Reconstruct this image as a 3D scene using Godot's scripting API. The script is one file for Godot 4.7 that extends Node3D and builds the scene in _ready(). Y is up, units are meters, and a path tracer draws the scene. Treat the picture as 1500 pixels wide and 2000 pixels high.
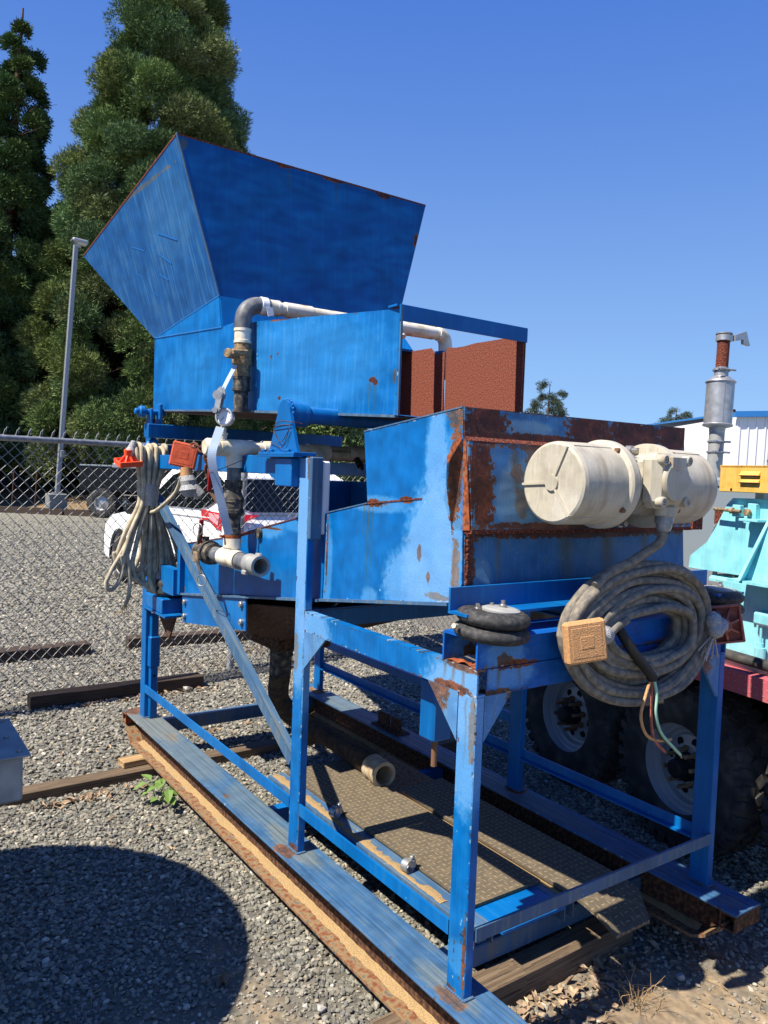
extends Node3D

# ---------- mesh builder: outward faces are given counter-clockwise, stored clockwise ----------
class MB:
	var v := PackedVector3Array()
	var n := PackedVector3Array()
	var t := PackedVector2Array()
	var rect := Rect2(0, 0, 1, 1)   # flat mapping: x0, y0, width, height in metres
	var mode := 0                   # 0 none, 1 across x (u from z), 2 across z (u from x), 3 boxed, 4 from above
	func uv(p: Vector3, m: Vector3) -> Vector2:
		if mode == 0: return Vector2.ZERO
		var a := p.z
		var b := p.y
		if mode == 2 or (mode == 3 and absf(m.z) > 0.6): a = p.x
		elif mode == 4: a = p.x; b = p.z
		return Vector2((a - rect.position.x) / rect.size.x, 1.0 - (b - rect.position.y) / rect.size.y)
	func tri(a: Vector3, b: Vector3, c: Vector3) -> void:
		var m := (b - a).cross(c - a)
		if m.length_squared() < 1e-16: return
		m = m.normalized()
		tri_n(a, b, c, m, m, m)
	func tri_n(a: Vector3, b: Vector3, c: Vector3, na: Vector3, nb: Vector3, nc: Vector3) -> void:
		v.append(a); v.append(c); v.append(b)
		n.append(na); n.append(nc); n.append(nb)
		var m := (b - a).cross(c - a).normalized()
		t.append(uv(a, m)); t.append(uv(c, m)); t.append(uv(b, m))
	func quad(a: Vector3, b: Vector3, c: Vector3, d: Vector3) -> void:
		tri(a, b, c); tri(a, c, d)
	func quad_n(a: Vector3, b: Vector3, c: Vector3, d: Vector3, na: Vector3, nb: Vector3, nc: Vector3, nd: Vector3) -> void:
		tri_n(a, b, c, na, nb, nc); tri_n(a, c, d, na, nc, nd)
	func box(c: Vector3, s: Vector3, bev := 0.0, bs := Basis()) -> MB:
		var h := s * 0.5
		if bev <= 0.0:
			for ax in 3:
				for sg in [-1.0, 1.0]:
					var u := Vector3.ZERO; var w := Vector3.ZERO; var k := Vector3.ZERO
					k[ax] = sg * h[ax]; u[(ax + 1) % 3] = h[(ax + 1) % 3]; w[(ax + 2) % 3] = h[(ax + 2) % 3] * sg
					quad(c + bs * (k - u - w), c + bs * (k + u - w), c + bs * (k + u + w), c + bs * (k - u + w))
			return self
		var q := h - Vector3.ONE * bev
		for ax in 3:
			var e := (ax + 1) % 3
			var f := (ax + 2) % 3
			for sg in [-1.0, 1.0]:
				var u := Vector3.ZERO; var w := Vector3.ZERO; var k := Vector3.ZERO
				k[ax] = sg * h[ax]; u[e] = q[e]; w[f] = q[f] * sg
				quad(c + bs * (k - u - w), c + bs * (k + u - w), c + bs * (k + u + w), c + bs * (k - u + w))
			for se in [-1.0, 1.0]:
				for sf in [-1.0, 1.0]:
					var a := Vector3.ZERO; var b := Vector3.ZERO; var l := Vector3.ZERO
					a[e] = se * h[e]; a[f] = sf * q[f]; b[e] = se * q[e]; b[f] = sf * h[f]; l[ax] = q[ax] * se * sf
					quad(c + bs * (a - l), c + bs * (b - l), c + bs * (b + l), c + bs * (a + l))
		for sx in [-1.0, 1.0]:
			for sy in [-1.0, 1.0]:
				for sz in [-1.0, 1.0]:
					var a := c + bs * Vector3(sx * h.x, sy * q.y, sz * q.z)
					var b := c + bs * Vector3(sx * q.x, sy * h.y, sz * q.z)
					var d := c + bs * Vector3(sx * q.x, sy * q.y, sz * h.z)
					if sx * sy * sz > 0: tri(a, b, d)
					else: tri(a, d, b)
		return self
	func bx(x0: float, x1: float, y0: float, y1: float, z0: float, z1: float, bev := 0.0) -> MB:
		return box(Vector3(x0 + x1, y0 + y1, z0 + z1) * 0.5, Vector3(x1 - x0, y1 - y0, z1 - z0).abs(), bev)
	# bar between two points with a rectangular section
	func bar(a: Vector3, b: Vector3, w: float, h: float, up := Vector3.UP, bev := 0.0) -> MB:
		var z := (b - a).normalized()
		var x := up.cross(z).normalized()
		return box((a + b) * 0.5, Vector3(w, h, a.distance_to(b)), bev, Basis(x, z.cross(x), z))
	# flat outline (in ux, uy at o) pulled along l
	func ext(p2: Array, o: Vector3, ux: Vector3, uy: Vector3, l: Vector3) -> MB:
		var p := PackedVector2Array(p2)
		if Geometry2D.is_polygon_clockwise(p): p.reverse()
		# Godot calls a polygon clockwise with y down; make it counter-clockwise with y up
		var area := 0.0
		for i in p.size(): area += p[i].cross(p[(i + 1) % p.size()])
		if area < 0: p.reverse()
		var nn := ux.cross(uy)
		if l.dot(nn) < 0: o += l; l = -l
		var q := PackedVector3Array()
		for k in p: q.append(o + ux * k.x + uy * k.y)
		for i in q.size():
			var j := (i + 1) % q.size()
			quad(q[i], q[j], q[j] + l, q[i] + l)
		var ix := Geometry2D.triangulate_polygon(p)
		for i in range(0, ix.size(), 3):
			var a := q[ix[i]]; var b := q[ix[i + 1]]; var c := q[ix[i + 2]]
			if (b - a).cross(c - a).dot(nn) < 0: var s := b; b = c; c = s
			tri(a, c, b); tri(a + l, b + l, c + l)
		return self
	# flat plate through 3D corners, thick by th (centred)
	func plate(p: Array, th: float) -> MB:
		var nn := Vector3.ZERO
		for i in p.size(): nn += (p[i] - p[0]).cross(p[(i + 1) % p.size()] - p[0])
		nn = nn.normalized()
		var ux: Vector3 = (p[1] - p[0]).normalized()
		var uy := nn.cross(ux)
		var q := []
		for k in p: q.append(Vector2((k - p[0]).dot(ux), (k - p[0]).dot(uy)))
		return ext(q, p[0] - nn * th * 0.5, ux, uy, nn * th)
	func tube(path: Array, r, sides := 10, caps := true, closed := false) -> MB:
		var m := path.size()
		var rings := []
		var x := Vector3.ZERO
		for i in m:
			var d: Vector3
			if closed: d = path[(i + 1) % m] - path[(i - 1 + m) % m]
			else: d = path[mini(i + 1, m - 1)] - path[maxi(i - 1, 0)]
			d = d.normalized()
			if x == Vector3.ZERO:
				x = d.cross(Vector3.UP if absf(d.y) < 0.9 else Vector3.RIGHT).normalized()
			else: x = (x - d * x.dot(d)).normalized()
			var y := d.cross(x)
			var rr: float = r[i] if r is Array else r
			var ring := []
			for k in sides:
				var an := TAU * k / sides
				var nn := x * cos(an) + y * sin(an)
				ring.append([path[i] + nn * rr, nn])
			rings.append(ring)
		for i in (m if closed else m - 1):
			var A = rings[i]; var B = rings[(i + 1) % m]
			for k in sides:
				var j := (k + 1) % sides
				quad_n(A[k][0], A[j][0], B[j][0], B[k][0], A[k][1], A[j][1], B[j][1], B[k][1])
		if caps and not closed:
			for k in sides:
				var j := (k + 1) % sides
				tri(path[0], rings[0][j][0], rings[0][k][0])
				tri(path[m - 1], rings[m - 1][k][0], rings[m - 1][j][0])
		return self
	# turned shape: profile of Vector2(radius, height along axis); crisp between profile points
	func lathe(prof: Array, o: Vector3, axis: Vector3, sides := 24, smooth := false) -> MB:
		axis = axis.normalized()
		var x := axis.cross(Vector3.UP if absf(axis.y) < 0.9 else Vector3.RIGHT).normalized()
		var y := axis.cross(x)
		for i in prof.size() - 1:
			var a: Vector2 = prof[i]; var b: Vector2 = prof[i + 1]
			var e := b - a
			var na := Vector2(e.y, -e.x).normalized(); var nb := na
			if smooth:
				if i > 0: var f: Vector2 = a - prof[i - 1]; na = (na + Vector2(f.y, -f.x).normalized()).normalized()
				if i < prof.size() - 2: var f2: Vector2 = prof[i + 2] - b; nb = (nb + Vector2(f2.y, -f2.x).normalized()).normalized()
			for k in sides:
				var d0 := x * cos(TAU * k / sides) + y * sin(TAU * k / sides)
				var d1 := x * cos(TAU * (k + 1) / sides) + y * sin(TAU * (k + 1) / sides)
				var p0 := o + d0 * a.x + axis * a.y; var p1 := o + d1 * a.x + axis * a.y
				var p2 := o + d1 * b.x + axis * b.y; var p3 := o + d0 * b.x + axis * b.y
				var n0 := d0 * na.x + axis * na.y; var n1 := d1 * na.x + axis * na.y
				var n2 := d1 * nb.x + axis * nb.y; var n3 := d0 * nb.x + axis * nb.y
				if a.x > 1e-6: tri_n(p0, p1, p2, n0, n1, n2)
				if b.x > 1e-6: tri_n(p0, p2, p3, n0, n2, n3)
		return self
	func cyl(a: Vector3, b: Vector3, r: float, sides := 16, bev := 0.0) -> MB:
		var l := a.distance_to(b)
		if bev > 0: return lathe([Vector2(0, 0), Vector2(r - bev, 0), Vector2(r, bev), Vector2(r, l - bev), Vector2(r - bev, l), Vector2(0, l)], a, b - a, sides)
		return lathe([Vector2(0, 0), Vector2(r, 0), Vector2(r, l), Vector2(0, l)], a, b - a, sides)
	func hollow(a: Vector3, b: Vector3, r: float, ri: float, sides := 20, deep := 0.1) -> MB:   # open at b
		var l := a.distance_to(b)
		return lathe([Vector2(0, 0), Vector2(r, 0), Vector2(r, l), Vector2(ri, l), Vector2(ri, l - deep), Vector2(0, l - deep)], a, b - a, sides)
	func nut(a: Vector3, d: Vector3, r: float, h: float) -> MB:
		return lathe([Vector2(0, 0), Vector2(r, 0), Vector2(r, h * 0.8), Vector2(r * 0.85, h), Vector2(0, h)], a, d, 6)
	func shift(o: Vector3) -> MB:
		for i in v.size(): v[i] += o
		return self
	func xf(tr: Transform3D) -> MB:
		for i in v.size():
			v[i] = tr * v[i]; n[i] = (tr.basis * n[i]).normalized()
		return self
	func merge(o: MB) -> MB:
		v.append_array(o.v); n.append_array(o.n); t.append_array(o.t)
		return self
	func mesh(m: Material) -> ArrayMesh:
		var a := []
		a.resize(Mesh.ARRAY_MAX)
		a[Mesh.ARRAY_VERTEX] = v; a[Mesh.ARRAY_NORMAL] = n
		if mode: a[Mesh.ARRAY_TEX_UV] = t
		var am := ArrayMesh.new()
		am.add_surface_from_arrays(Mesh.PRIMITIVE_TRIANGLES, a)
		am.surface_set_material(0, m)
		return am

var M := {}
var used := {}
var rng := RandomNumberGenerator.new()
var NL: PackedByteArray   # shared seamless noise, 512 x 512: broad, middle, fine, upright streaks
var NM: PackedByteArray
var NH: PackedByteArray
var NS: PackedByteArray

func mb(mode := 0, rect := Rect2(0, 0, 1, 1)) -> MB:
	var b := MB.new(); b.mode = mode; b.rect = rect
	return b
func V(x: float, y: float, z: float) -> Vector3: return Vector3(x, y, z)
func rf(a: float, b: float) -> float: return rng.randf_range(a, b)

func numbered(called: String) -> String:
	var k: int = used.get(called, 0)
	used[called] = k + 1
	return called if k == 0 else "%s_%03d" % [called, k]
func tag(o: Node, label: String, category: String, group := "", kind := "") -> Node:
	if label: o.set_meta("label", label)
	if category: o.set_meta("category", category)
	if group: o.set_meta("group", group)
	if kind: o.set_meta("kind", kind)
	return o
# a thing with parts: a node at its base; its parts are built in scene metres and moved back by it
func thing(called: String, at: Vector3, label: String, category: String, group := "") -> Node3D:
	var o := Node3D.new()
	o.name = numbered(called); o.position = at
	add_child(o)
	tag(o, label, category, group)
	return o
func part(o: Node3D, called: String, b: MB, m: Material, label := "") -> MeshInstance3D:
	var i := MeshInstance3D.new()
	i.name = called
	i.mesh = b.mesh(m)
	if o.get_parent() == self: i.position = -o.position
	o.add_child(i, true)
	if label: i.set_meta("label", label)
	return i
# a thing that is one mesh: its own node sits at its base
func one(called: String, b: MB, m: Material, at: Vector3, label: String, category: String, group := "", kind := "") -> MeshInstance3D:
	var i := MeshInstance3D.new()
	i.name = numbered(called)
	for k in b.v.size(): b.v[k] -= at
	i.mesh = b.mesh(m); i.position = at
	add_child(i)
	tag(i, label, category, group, kind)
	return i
func copies(o: Node3D, called: String, mesh: Mesh, tr: Array, cols: Array, label := "", category := "", kind := "stuff") -> MultiMeshInstance3D:
	var mm := MultiMesh.new()
	mm.transform_format = MultiMesh.TRANSFORM_3D
	mm.use_colors = cols.size() > 0
	mm.mesh = mesh
	mm.instance_count = tr.size()
	for i in tr.size():
		mm.set_instance_transform(i, tr[i])
		if cols.size(): mm.set_instance_color(i, cols[i])
	var mi := MultiMeshInstance3D.new()
	mi.name = called if o != self else numbered(called)
	mi.multimesh = mm
	if o != self and o.get_parent() == self: mi.position = -o.position
	o.add_child(mi, true)
	tag(mi, label, category, "", kind)
	return mi

# ---------- textures ----------
func noise_bytes(sd: int, freq: float, oct: int, w := 512, h := 512) -> PackedByteArray:
	var f := FastNoiseLite.new()
	f.seed = sd; f.frequency = freq; f.fractal_octaves = oct; f.noise_type = FastNoiseLite.TYPE_SIMPLEX_SMOOTH
	var im := f.get_seamless_image(w, h)
	if w != 512 or h != 512: im.resize(512, 512, Image.INTERPOLATE_CUBIC)
	im.convert(Image.FORMAT_L8)
	return im.get_data()
func at8(b: PackedByteArray, x: int, y: int) -> float:
	return b[((y & 511) << 9) | (x & 511)] / 255.0
func ntex(freq: float, stops: Array, sd := 1, size := 512, oct := 4, type := FastNoiseLite.TYPE_SIMPLEX_SMOOTH) -> NoiseTexture2D:
	var f := FastNoiseLite.new()
	f.seed = sd; f.frequency = freq; f.fractal_octaves = oct; f.noise_type = type
	var t := NoiseTexture2D.new()
	t.width = size; t.height = size; t.seamless = true; t.generate_mipmaps = false
	t.noise = f
	var g := Gradient.new()
	var off := PackedFloat32Array(); var col := PackedColorArray()
	for s in stops: off.append(s[0]); col.append(s[1])
	g.offsets = off; g.colors = col
	t.color_ramp = g
	return t
func grey(freq: float, sd := 1, size := 512, oct := 4, lo := 0.0, hi := 1.0, type := FastNoiseLite.TYPE_SIMPLEX_SMOOTH) -> NoiseTexture2D:
	return ntex(freq, [[lo, Color.BLACK], [hi, Color.WHITE]], sd, size, oct, type)
func C(r: int, g: int, b: int) -> Color: return Color8(r, g, b)
func mat(c: Color, rough := 0.7, metal := 0.0, tex: Texture2D = null, tile := 1.0, bump: Texture2D = null, depth := 0.0, btile := 0.0) -> StandardMaterial3D:
	var m := StandardMaterial3D.new()
	m.albedo_color = c if tex == null else Color.WHITE
	m.roughness = rough; m.metallic = metal; m.metallic_specular = 0.4
	if tex: m.albedo_texture = tex
	if tex or bump:
		m.uv1_triplanar = true
		m.uv1_scale = Vector3.ONE / (tile if tex else btile)
		m.uv1_triplanar_sharpness = 8.0
	if bump:
		m.heightmap_enabled = true; m.heightmap_texture = bump; m.heightmap_scale = depth
	return m
func flat_mat(tex: Texture2D, rough := 0.5, metal := 0.0) -> StandardMaterial3D:
	var m := StandardMaterial3D.new()
	m.albedo_texture = tex; m.roughness = rough; m.metallic = metal; m.metallic_specular = 0.35
	m.texture_repeat = false
	if not M.has("dents"): M.dents = grey(0.014, 77, 256, 3)
	m.heightmap_enabled = true; m.heightmap_texture = M.dents; m.heightmap_scale = 0.5   # sheet steel is never quite flat
	return m
const BLUE := Color(0.0, 0.365, 0.63)
const PALE := Color(0.40, 0.60, 0.80)
# paint with its wear: pale sun-bleached patches, rust, runs, chips; all given in metres on the surface
func paint(w: int, h: int, r: Rect2, o: Dictionary) -> ImageTexture:
	var d := PackedByteArray(); d.resize(w * h * 3)
	var base: Color = o.get("base", BLUE)
	var pale_c: Color = o.get("pale_c", PALE)
	var pale: Array = o.get("pale", []); var rust: Array = o.get("rust", []); var run: Array = o.get("run", [])
	var streak: float = float(o.get("streak", 0.12)) * 0.7; var chips: float = o.get("chips", 0.83); var dirt: float = o.get("dirt", 0.15)
	var ox: int = o.get("seed", 0) * 137; var oy: int = o.get("seed", 0) * 71
	var k := 512.0 / float(o.get("tile", 0.7))
	var rk: Color = o.get("rust_c", Color(0.23, 0.12, 0.095)); var rk2: Color = o.get("rust_c2", Color(0.52, 0.27, 0.15))
	var i := 0
	for py in h:
		var y := r.end.y - (py + 0.5) / h * r.size.y
		for px in w:
			var x := r.position.x + (px + 0.5) / w * r.size.x
			var ux := int(x * k) + ox; var uy := int(-y * k) + oy
			var a := ((uy & 511) << 9) | (ux & 511)
			var nl := NL[a] / 255.0; var nm := NM[a] / 255.0; var nh := NH[a] / 255.0
			var ns := NS[a] / 255.0
			var c := base * (0.88 + 0.24 * nl)
			var s := clampf((ns - 0.5) * 3.0 + (nl - 0.5), 0, 1) * streak
			c = c.lerp(pale_c, s)
			c = c.lerp(Color(0.33, 0.30, 0.24), clampf((nl - 0.55) * 2.0, 0, 1) * clampf((ns - 0.35) * 2.0, 0, 1) * dirt)
			for b in pale:
				var ex: float = (x - b[0]) / b[2]; var ey: float = (y - b[1]) / b[3]
				var f := clampf((1.0 - ex * ex - ey * ey) * 1.8 + (nm - 0.5) * 0.7, 0, 1) * float(b[4])
				if f > 0: c = c.lerp(pale_c * (0.9 + 0.2 * nh), f)
			for b in run:   # x, top y, length, half width, strength
				var t: float = (float(b[1]) - y) / float(b[2])
				if t < 0 or t > 1: continue
				var f: float = clampf(1.0 - absf(x + (nl - 0.5) * 0.012 - float(b[0])) / float(b[3]), 0, 1) * (1.0 - t * 0.7) * float(b[4])
				c = c.lerp(Color(0.42, 0.29, 0.17), f)
			for b in rust:
				var ex: float = (x - b[0]) / b[2]; var ey: float = (y - b[1]) / b[3]
				var q := 1.0 - ex * ex - ey * ey
				if q < -1.0: continue
				var f: float = clampf((q * 1.7 + (nm - 0.5) * 2.2 + (nh - 0.5) * 1.2) * 3.0, 0, 1) * float(b[4])
				if f > 0: c = c.lerp(Color(0.52, 0.50, 0.42), clampf(f * 2.0, 0, 1) * 0.5).lerp(rk.lerp(rk2, clampf(nh * 1.4 + nm * 1.2 - 0.95 + (nl - 0.5) * 1.4, 0, 1)), f * f)
			if nh > chips and nm > 0.52: c = c.lerp(Color(0.72, 0.76, 0.78) if nl > 0.5 else rk2, clampf((nh - chips) * 14.0, 0, 0.8))
			d[i] = int(clampf(c.r, 0, 1) * 255); d[i + 1] = int(clampf(c.g, 0, 1) * 255); d[i + 2] = int(clampf(c.b, 0, 1) * 255)
			i += 3
	# worn edges: small bare or rusty nicks scattered along the given lines
	var er := RandomNumberGenerator.new(); er.seed = 40 + int(o.get("seed", 0))
	for g in o.get("edges", []):
		var a := Vector2(g[0], g[1]); var b := Vector2(g[2], g[3])
		for ni in int(a.distance_to(b) * float(o.get("nicks", 150.0)) * 0.45):
			var t := er.randf()
			if NM[(int(t * 300.0) * 512 + int(g[0] * 900.0) + 200000) % 262144] < 118 and er.randf() < 0.7: continue
			var c := a.lerp(b, t) + Vector2(er.randfn() * 0.0025, er.randfn() * 0.0025)
			var rx := er.randf_range(0.0005, 0.0022); var ry := er.randf_range(0.0008, 0.0055)
			if absf(b.x - a.x) > absf(b.y - a.y): var sw := rx; rx = ry; ry = sw
			var q := er.randf()
			var col := Color(0.74, 0.76, 0.76) if q < 0.28 else (Color(0.34, 0.19, 0.13) if q < 0.85 else Color(0.10, 0.11, 0.13))
			var x0 := int((c.x - rx - r.position.x) / r.size.x * w); var x1 := int((c.x + rx - r.position.x) / r.size.x * w)
			var y0 := int((r.end.y - c.y - ry) / r.size.y * h); var y1 := int((r.end.y - c.y + ry) / r.size.y * h)
			for yy in range(maxi(y0, 0), mini(y1, h - 1) + 1):
				for xx in range(maxi(x0, 0), mini(x1, w - 1) + 1):
					var j := (yy * w + xx) * 3
					d[j] = int(lerpf(d[j], col.r * 255, 0.6)); d[j + 1] = int(lerpf(d[j + 1], col.g * 255, 0.6)); d[j + 2] = int(lerpf(d[j + 2], col.b * 255, 0.6))
	return ImageTexture.create_from_image(Image.create_from_data(w, h, false, Image.FORMAT_RGB8, d))

func _ready() -> void:
	rng.seed = 7
	camera_and_light()
	NL = noise_bytes(11, 0.010, 4); NM = noise_bytes(12, 0.035, 4); NH = noise_bytes(13, 0.16, 3)
	NS = noise_bytes(14, 0.09, 4, 512, 24)
	materials()
	ground()
	background()
	trees()
	fence()
	trailer()
	machine()
	pipes()
	loose_things()

func camera_and_light() -> void:
	var c := Camera3D.new()
	c.name = "camera"
	c.transform = Transform3D(Basis(V(0.820928, 0.036771, 0.569846), V(-0.002073, 0.99811, -0.06142), V(-0.571028, 0.04924, 0.819453)), V(-1.4159, 1.7126, 1.5574))
	c.fov = 67.05
	c.near = 0.05; c.far = 600.0
	add_child(c)
	c.current = true
	var e := Environment.new()
	var s := ProceduralSkyMaterial.new()
	s.sky_top_color = Color(0.14, 0.33, 0.68)
	s.sky_horizon_color = Color(0.56, 0.72, 0.87)
	s.sky_curve = 0.22
	s.sky_energy_multiplier = 0.86
	s.ground_bottom_color = Color(0.25, 0.24, 0.22); s.ground_horizon_color = Color(0.45, 0.48, 0.5)
	s.sun_angle_max = 12.0
	var k := Sky.new(); k.sky_material = s
	e.background_mode = Environment.BG_SKY; e.sky = k
	e.tonemap_mode = Environment.TONE_MAPPER_LINEAR
	e.tonemap_exposure = 2.1
	e.sdfgi_enabled = true; e.ssao_enabled = true; e.ssil_enabled = true
	var w := WorldEnvironment.new(); w.name = "world_environment"; w.environment = e
	add_child(w)
	var l := DirectionalLight3D.new()
	l.name = "sun"
	l.light_energy = 1.4
	l.light_color = Color(1.0, 0.96, 0.90)
	l.light_angular_distance = 0.5
	l.shadow_enabled = true
	add_child(l)
	l.look_at_from_position(V(-0.69, 1.0, -0.03) * 20.0, Vector3.ZERO)

func materials() -> void:
	var hb := grey(0.05, 31, 256, 4)
	# plain blue paint with a light chalky streaking, for members all over the machine
	var full := Rect2(0, 0, 1.6, 1.6)
	M.blue = mat(BLUE, 0.42, 0.0, paint(512, 512, full, {"streak": 0.22, "chips": 0.86, "tile": 1.6, "dirt": 0.25}), 1.6)
	M.blue_worn = mat(BLUE, 0.5, 0.0, paint(512, 512, full, {"base": Color(0.25, 0.38, 0.51), "pale_c": Color(0.50, 0.50, 0.47), "streak": 0.7, "chips": 0.80, "tile": 1.6, "dirt": 0.55, "seed": 3}), 1.6)
	M.blue_rust = mat(BLUE, 0.6, 0.0, paint(512, 512, full, {"base": Color(0.30, 0.50, 0.70), "pale_c": Color(0.60, 0.62, 0.55), "streak": 0.5, "chips": 0.74, "tile": 1.0, "dirt": 0.7, "seed": 5, "rust": [[0.3, 0.4, 0.10, 0.2, 0.8], [1.2, 1.1, 0.16, 0.1, 0.7], [1.0, 0.2, 0.12, 0.1, 0.7], [0.5, 1.2, 0.1, 0.06, 0.7]], "run": [[0.2, 1.5, 0.6, 0.03, 0.6], [0.7, 1.2, 0.6, 0.04, 0.6], [1.1, 1.6, 0.8, 0.05, 0.6], [1.4, 0.9, 0.5, 0.03, 0.7], [0.45, 0.8, 0.5, 0.03, 0.6]]}), 0.9)
	var rs := [[0.25, C(62, 30, 24)], [0.45, C(88, 44, 33)], [0.6, C(112, 58, 42)], [0.8, C(138, 78, 56)]]
	M.rust = mat(C(110, 60, 45), 0.9, 0.0, ntex(0.09, rs, 21, 512, 5), 0.5, grey(0.12, 22), 0.12)
	M.rust_orange = mat(C(140, 75, 40), 0.9, 0.0, ntex(0.03, [[0.25, C(88, 58, 44)], [0.45, C(134, 66, 36)], [0.65, C(160, 84, 44)], [0.85, C(116, 96, 80)]], 23, 512, 5), 0.35)
	M.rust_liner = mat(C(120, 66, 50), 0.92, 0.0, ntex(0.16, [[0.2, C(66, 34, 27)], [0.4, C(110, 58, 44)], [0.6, C(136, 76, 58)], [0.85, C(150, 92, 72)]], 24, 512, 3), 0.7, grey(0.3, 25), 0.1)
	M.rust_dark = mat(C(60, 42, 34), 0.9, 0.0, ntex(0.04, [[0.2, C(48, 34, 28)], [0.5, C(78, 54, 40)], [0.8, C(112, 78, 54)]], 26, 512, 5), 0.5)
	M.flange = mat(C(120, 100, 80), 0.9, 0.0, ntex(0.035, [[0.2, C(96, 92, 84)], [0.42, C(138, 116, 84)], [0.58, C(128, 96, 68)], [0.82, C(110, 66, 46)]], 27, 512, 5), 0.6)
	M.sand = mat(C(160, 134, 94), 0.97, 0.0, ntex(0.1, [[0.2, C(138, 114, 80)], [0.8, C(176, 150, 108)]], 28), 0.3, grey(0.2, 29), 0.25)
	M.steel = mat(C(150, 152, 152), 0.4, 0.6, ntex(0.02, [[0.2, C(156, 158, 158)], [0.8, C(184, 186, 188)]], 33, 256), 0.4)
	M.bolt = mat(C(168, 166, 160), 0.4, 0.8)
	M.bolt_rusty = mat(C(122, 92, 70), 0.8, 0.2)
	M.galv = mat(C(140, 145, 150), 0.5, 0.45, ntex(0.04, [[0.2, C(128, 133, 138)], [0.8, C(164, 168, 172)]], 35, 256), 0.5)
	M.wire = mat(C(150, 152, 152), 0.5, 0.4)
	M.pvc = mat(C(214, 205, 182), 0.45, 0.0, ntex(0.02, [[0.2, C(186, 172, 140)], [0.5, C(216, 207, 186)], [0.8, C(226, 220, 204)]], 36, 256), 0.6)
	M.pvc_tan = mat(C(176, 158, 130), 0.6, 0.0, ntex(0.02, [[0.2, C(150, 132, 104)], [0.8, C(190, 174, 146)]], 46, 256), 0.6)
	M.pvc_grey = mat(C(100, 104, 110), 0.5, 0.0, ntex(0.03, [[0.2, C(84, 87, 92)], [0.6, C(108, 112, 117)], [0.85, C(142, 136, 122)]], 37, 256), 0.5)
	M.dusty_black = mat(C(70, 68, 64), 0.75, 0.0, ntex(0.04, [[0.2, C(46, 46, 46)], [0.55, C(78, 75, 70)], [0.85, C(130, 120, 102)]], 38, 256), 0.4)
	M.brass = mat(C(134, 112, 84), 0.7, 0.1, ntex(0.05, [[0.2, C(104, 88, 66)], [0.8, C(166, 142, 108)]], 39, 256), 0.3)
	M.cream = mat(C(185, 178, 160), 0.6, 0.0, paint(512, 512, Rect2(0, 0, 0.5, 0.5), {"base": Color(0.68, 0.655, 0.585), "pale_c": Color(0.76, 0.745, 0.70), "streak": 0.8, "dirt": 0.45, "chips": 0.80, "tile": 0.5, "seed": 14, "rust_c2": Color(0.52, 0.46, 0.36), "pale": [[0.2, 0.3, 0.12, 0.1, 0.5], [0.4, 0.1, 0.1, 0.1, 0.5]], "run": [[0.1, 0.45, 0.2, 0.02, 0.3], [0.33, 0.3, 0.25, 0.015, 0.3]]}), 0.5, hb, 0.05)
	M.rubber = mat(C(40, 40, 42), 0.85, 0.0, ntex(0.012, [[0.2, C(46, 46, 47)], [0.55, C(60, 60, 59)], [0.85, C(82, 79, 74)]], 41, 256), 0.5)
	M.air_spring = mat(C(40, 40, 42), 0.7, 0.0, ntex(0.05, [[0.2, C(44, 44, 46)], [0.6, C(58, 58, 58)], [0.9, C(84, 83, 80)]], 42, 256), 0.25)
	M.cable_dark = mat(C(96, 92, 84), 0.8, 0.0, ntex(0.02, [[0.2, C(98, 95, 88)], [0.5, C(118, 113, 104)], [0.85, C(142, 132, 114)]], 43, 512, 5), 0.35)
	M.cable_tan = mat(C(160, 150, 128), 0.75, 0.0, ntex(0.02, [[0.2, C(150, 140, 118)], [0.6, C(184, 174, 150)], [0.85, C(196, 184, 158)]], 44, 256), 0.35)
	M.hose = mat(C(70, 58, 46), 0.8, 0.0, ntex(0.03, [[0.2, C(54, 44, 36)], [0.8, C(96, 78, 58)]], 45, 256), 0.4)
	M.wood = wood(51, C(120, 104, 84), C(82, 68, 54))
	M.wood_dark = wood(52, C(86, 72, 60), C(52, 43, 36))
	M.wood_new = wood(53, C(186, 158, 116), C(140, 110, 74))
	M.mat_dark = diamond_plate(C(96, 87, 72), C(206, 190, 154), 3)
	M.red_plate = diamond_plate(C(196, 92, 104), C(224, 160, 160), 6)
	M.strap = mat(C(156, 176, 200), 0.8, 0.0, ntex(0.1, [[0.2, C(140, 160, 188)], [0.8, C(180, 196, 214)]], 54, 256), 0.1)
	M.tape = mat(C(172, 172, 170), 0.35, 0.5, ntex(0.05, [[0.3, C(140, 140, 138)], [0.7, C(204, 204, 202)]], 55, 256), 0.08, grey(0.05, 56, 256), 0.2)
	M.plastic_bag = mat(C(176, 178, 178), 0.4, 0.1, ntex(0.06, [[0.3, C(120, 122, 124)], [0.7, C(206, 206, 204)]], 57, 256), 0.06, grey(0.06, 58, 256), 0.3)
	M.orange = mat(C(206, 84, 48), 0.55, 0.0, ntex(0.02, [[0.2, C(176, 76, 48)], [0.8, C(214, 96, 62)]], 59, 256), 0.3)
	M.orange_bright = mat(C(228, 84, 48), 0.5)
	M.plug_red = mat(C(166, 92, 78), 0.65, 0.0, ntex(0.03, [[0.2, C(140, 78, 66)], [0.8, C(178, 108, 92)]], 60, 256), 0.2)
	M.plug_tan = mat(C(196, 146, 98), 0.75, 0.0, ntex(0.08, [[0.2, C(178, 128, 82)], [0.8, C(206, 160, 112)]], 61, 256), 0.15, grey(0.1, 62, 256), 0.1)
	M.red = mat(C(170, 36, 44), 0.5)
	M.red_light = mat(C(186, 20, 34), 0.15)
	M.lens = mat(C(224, 150, 160), 0.15)
	M.white_paint = mat(C(232, 234, 236), 0.25)
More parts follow.
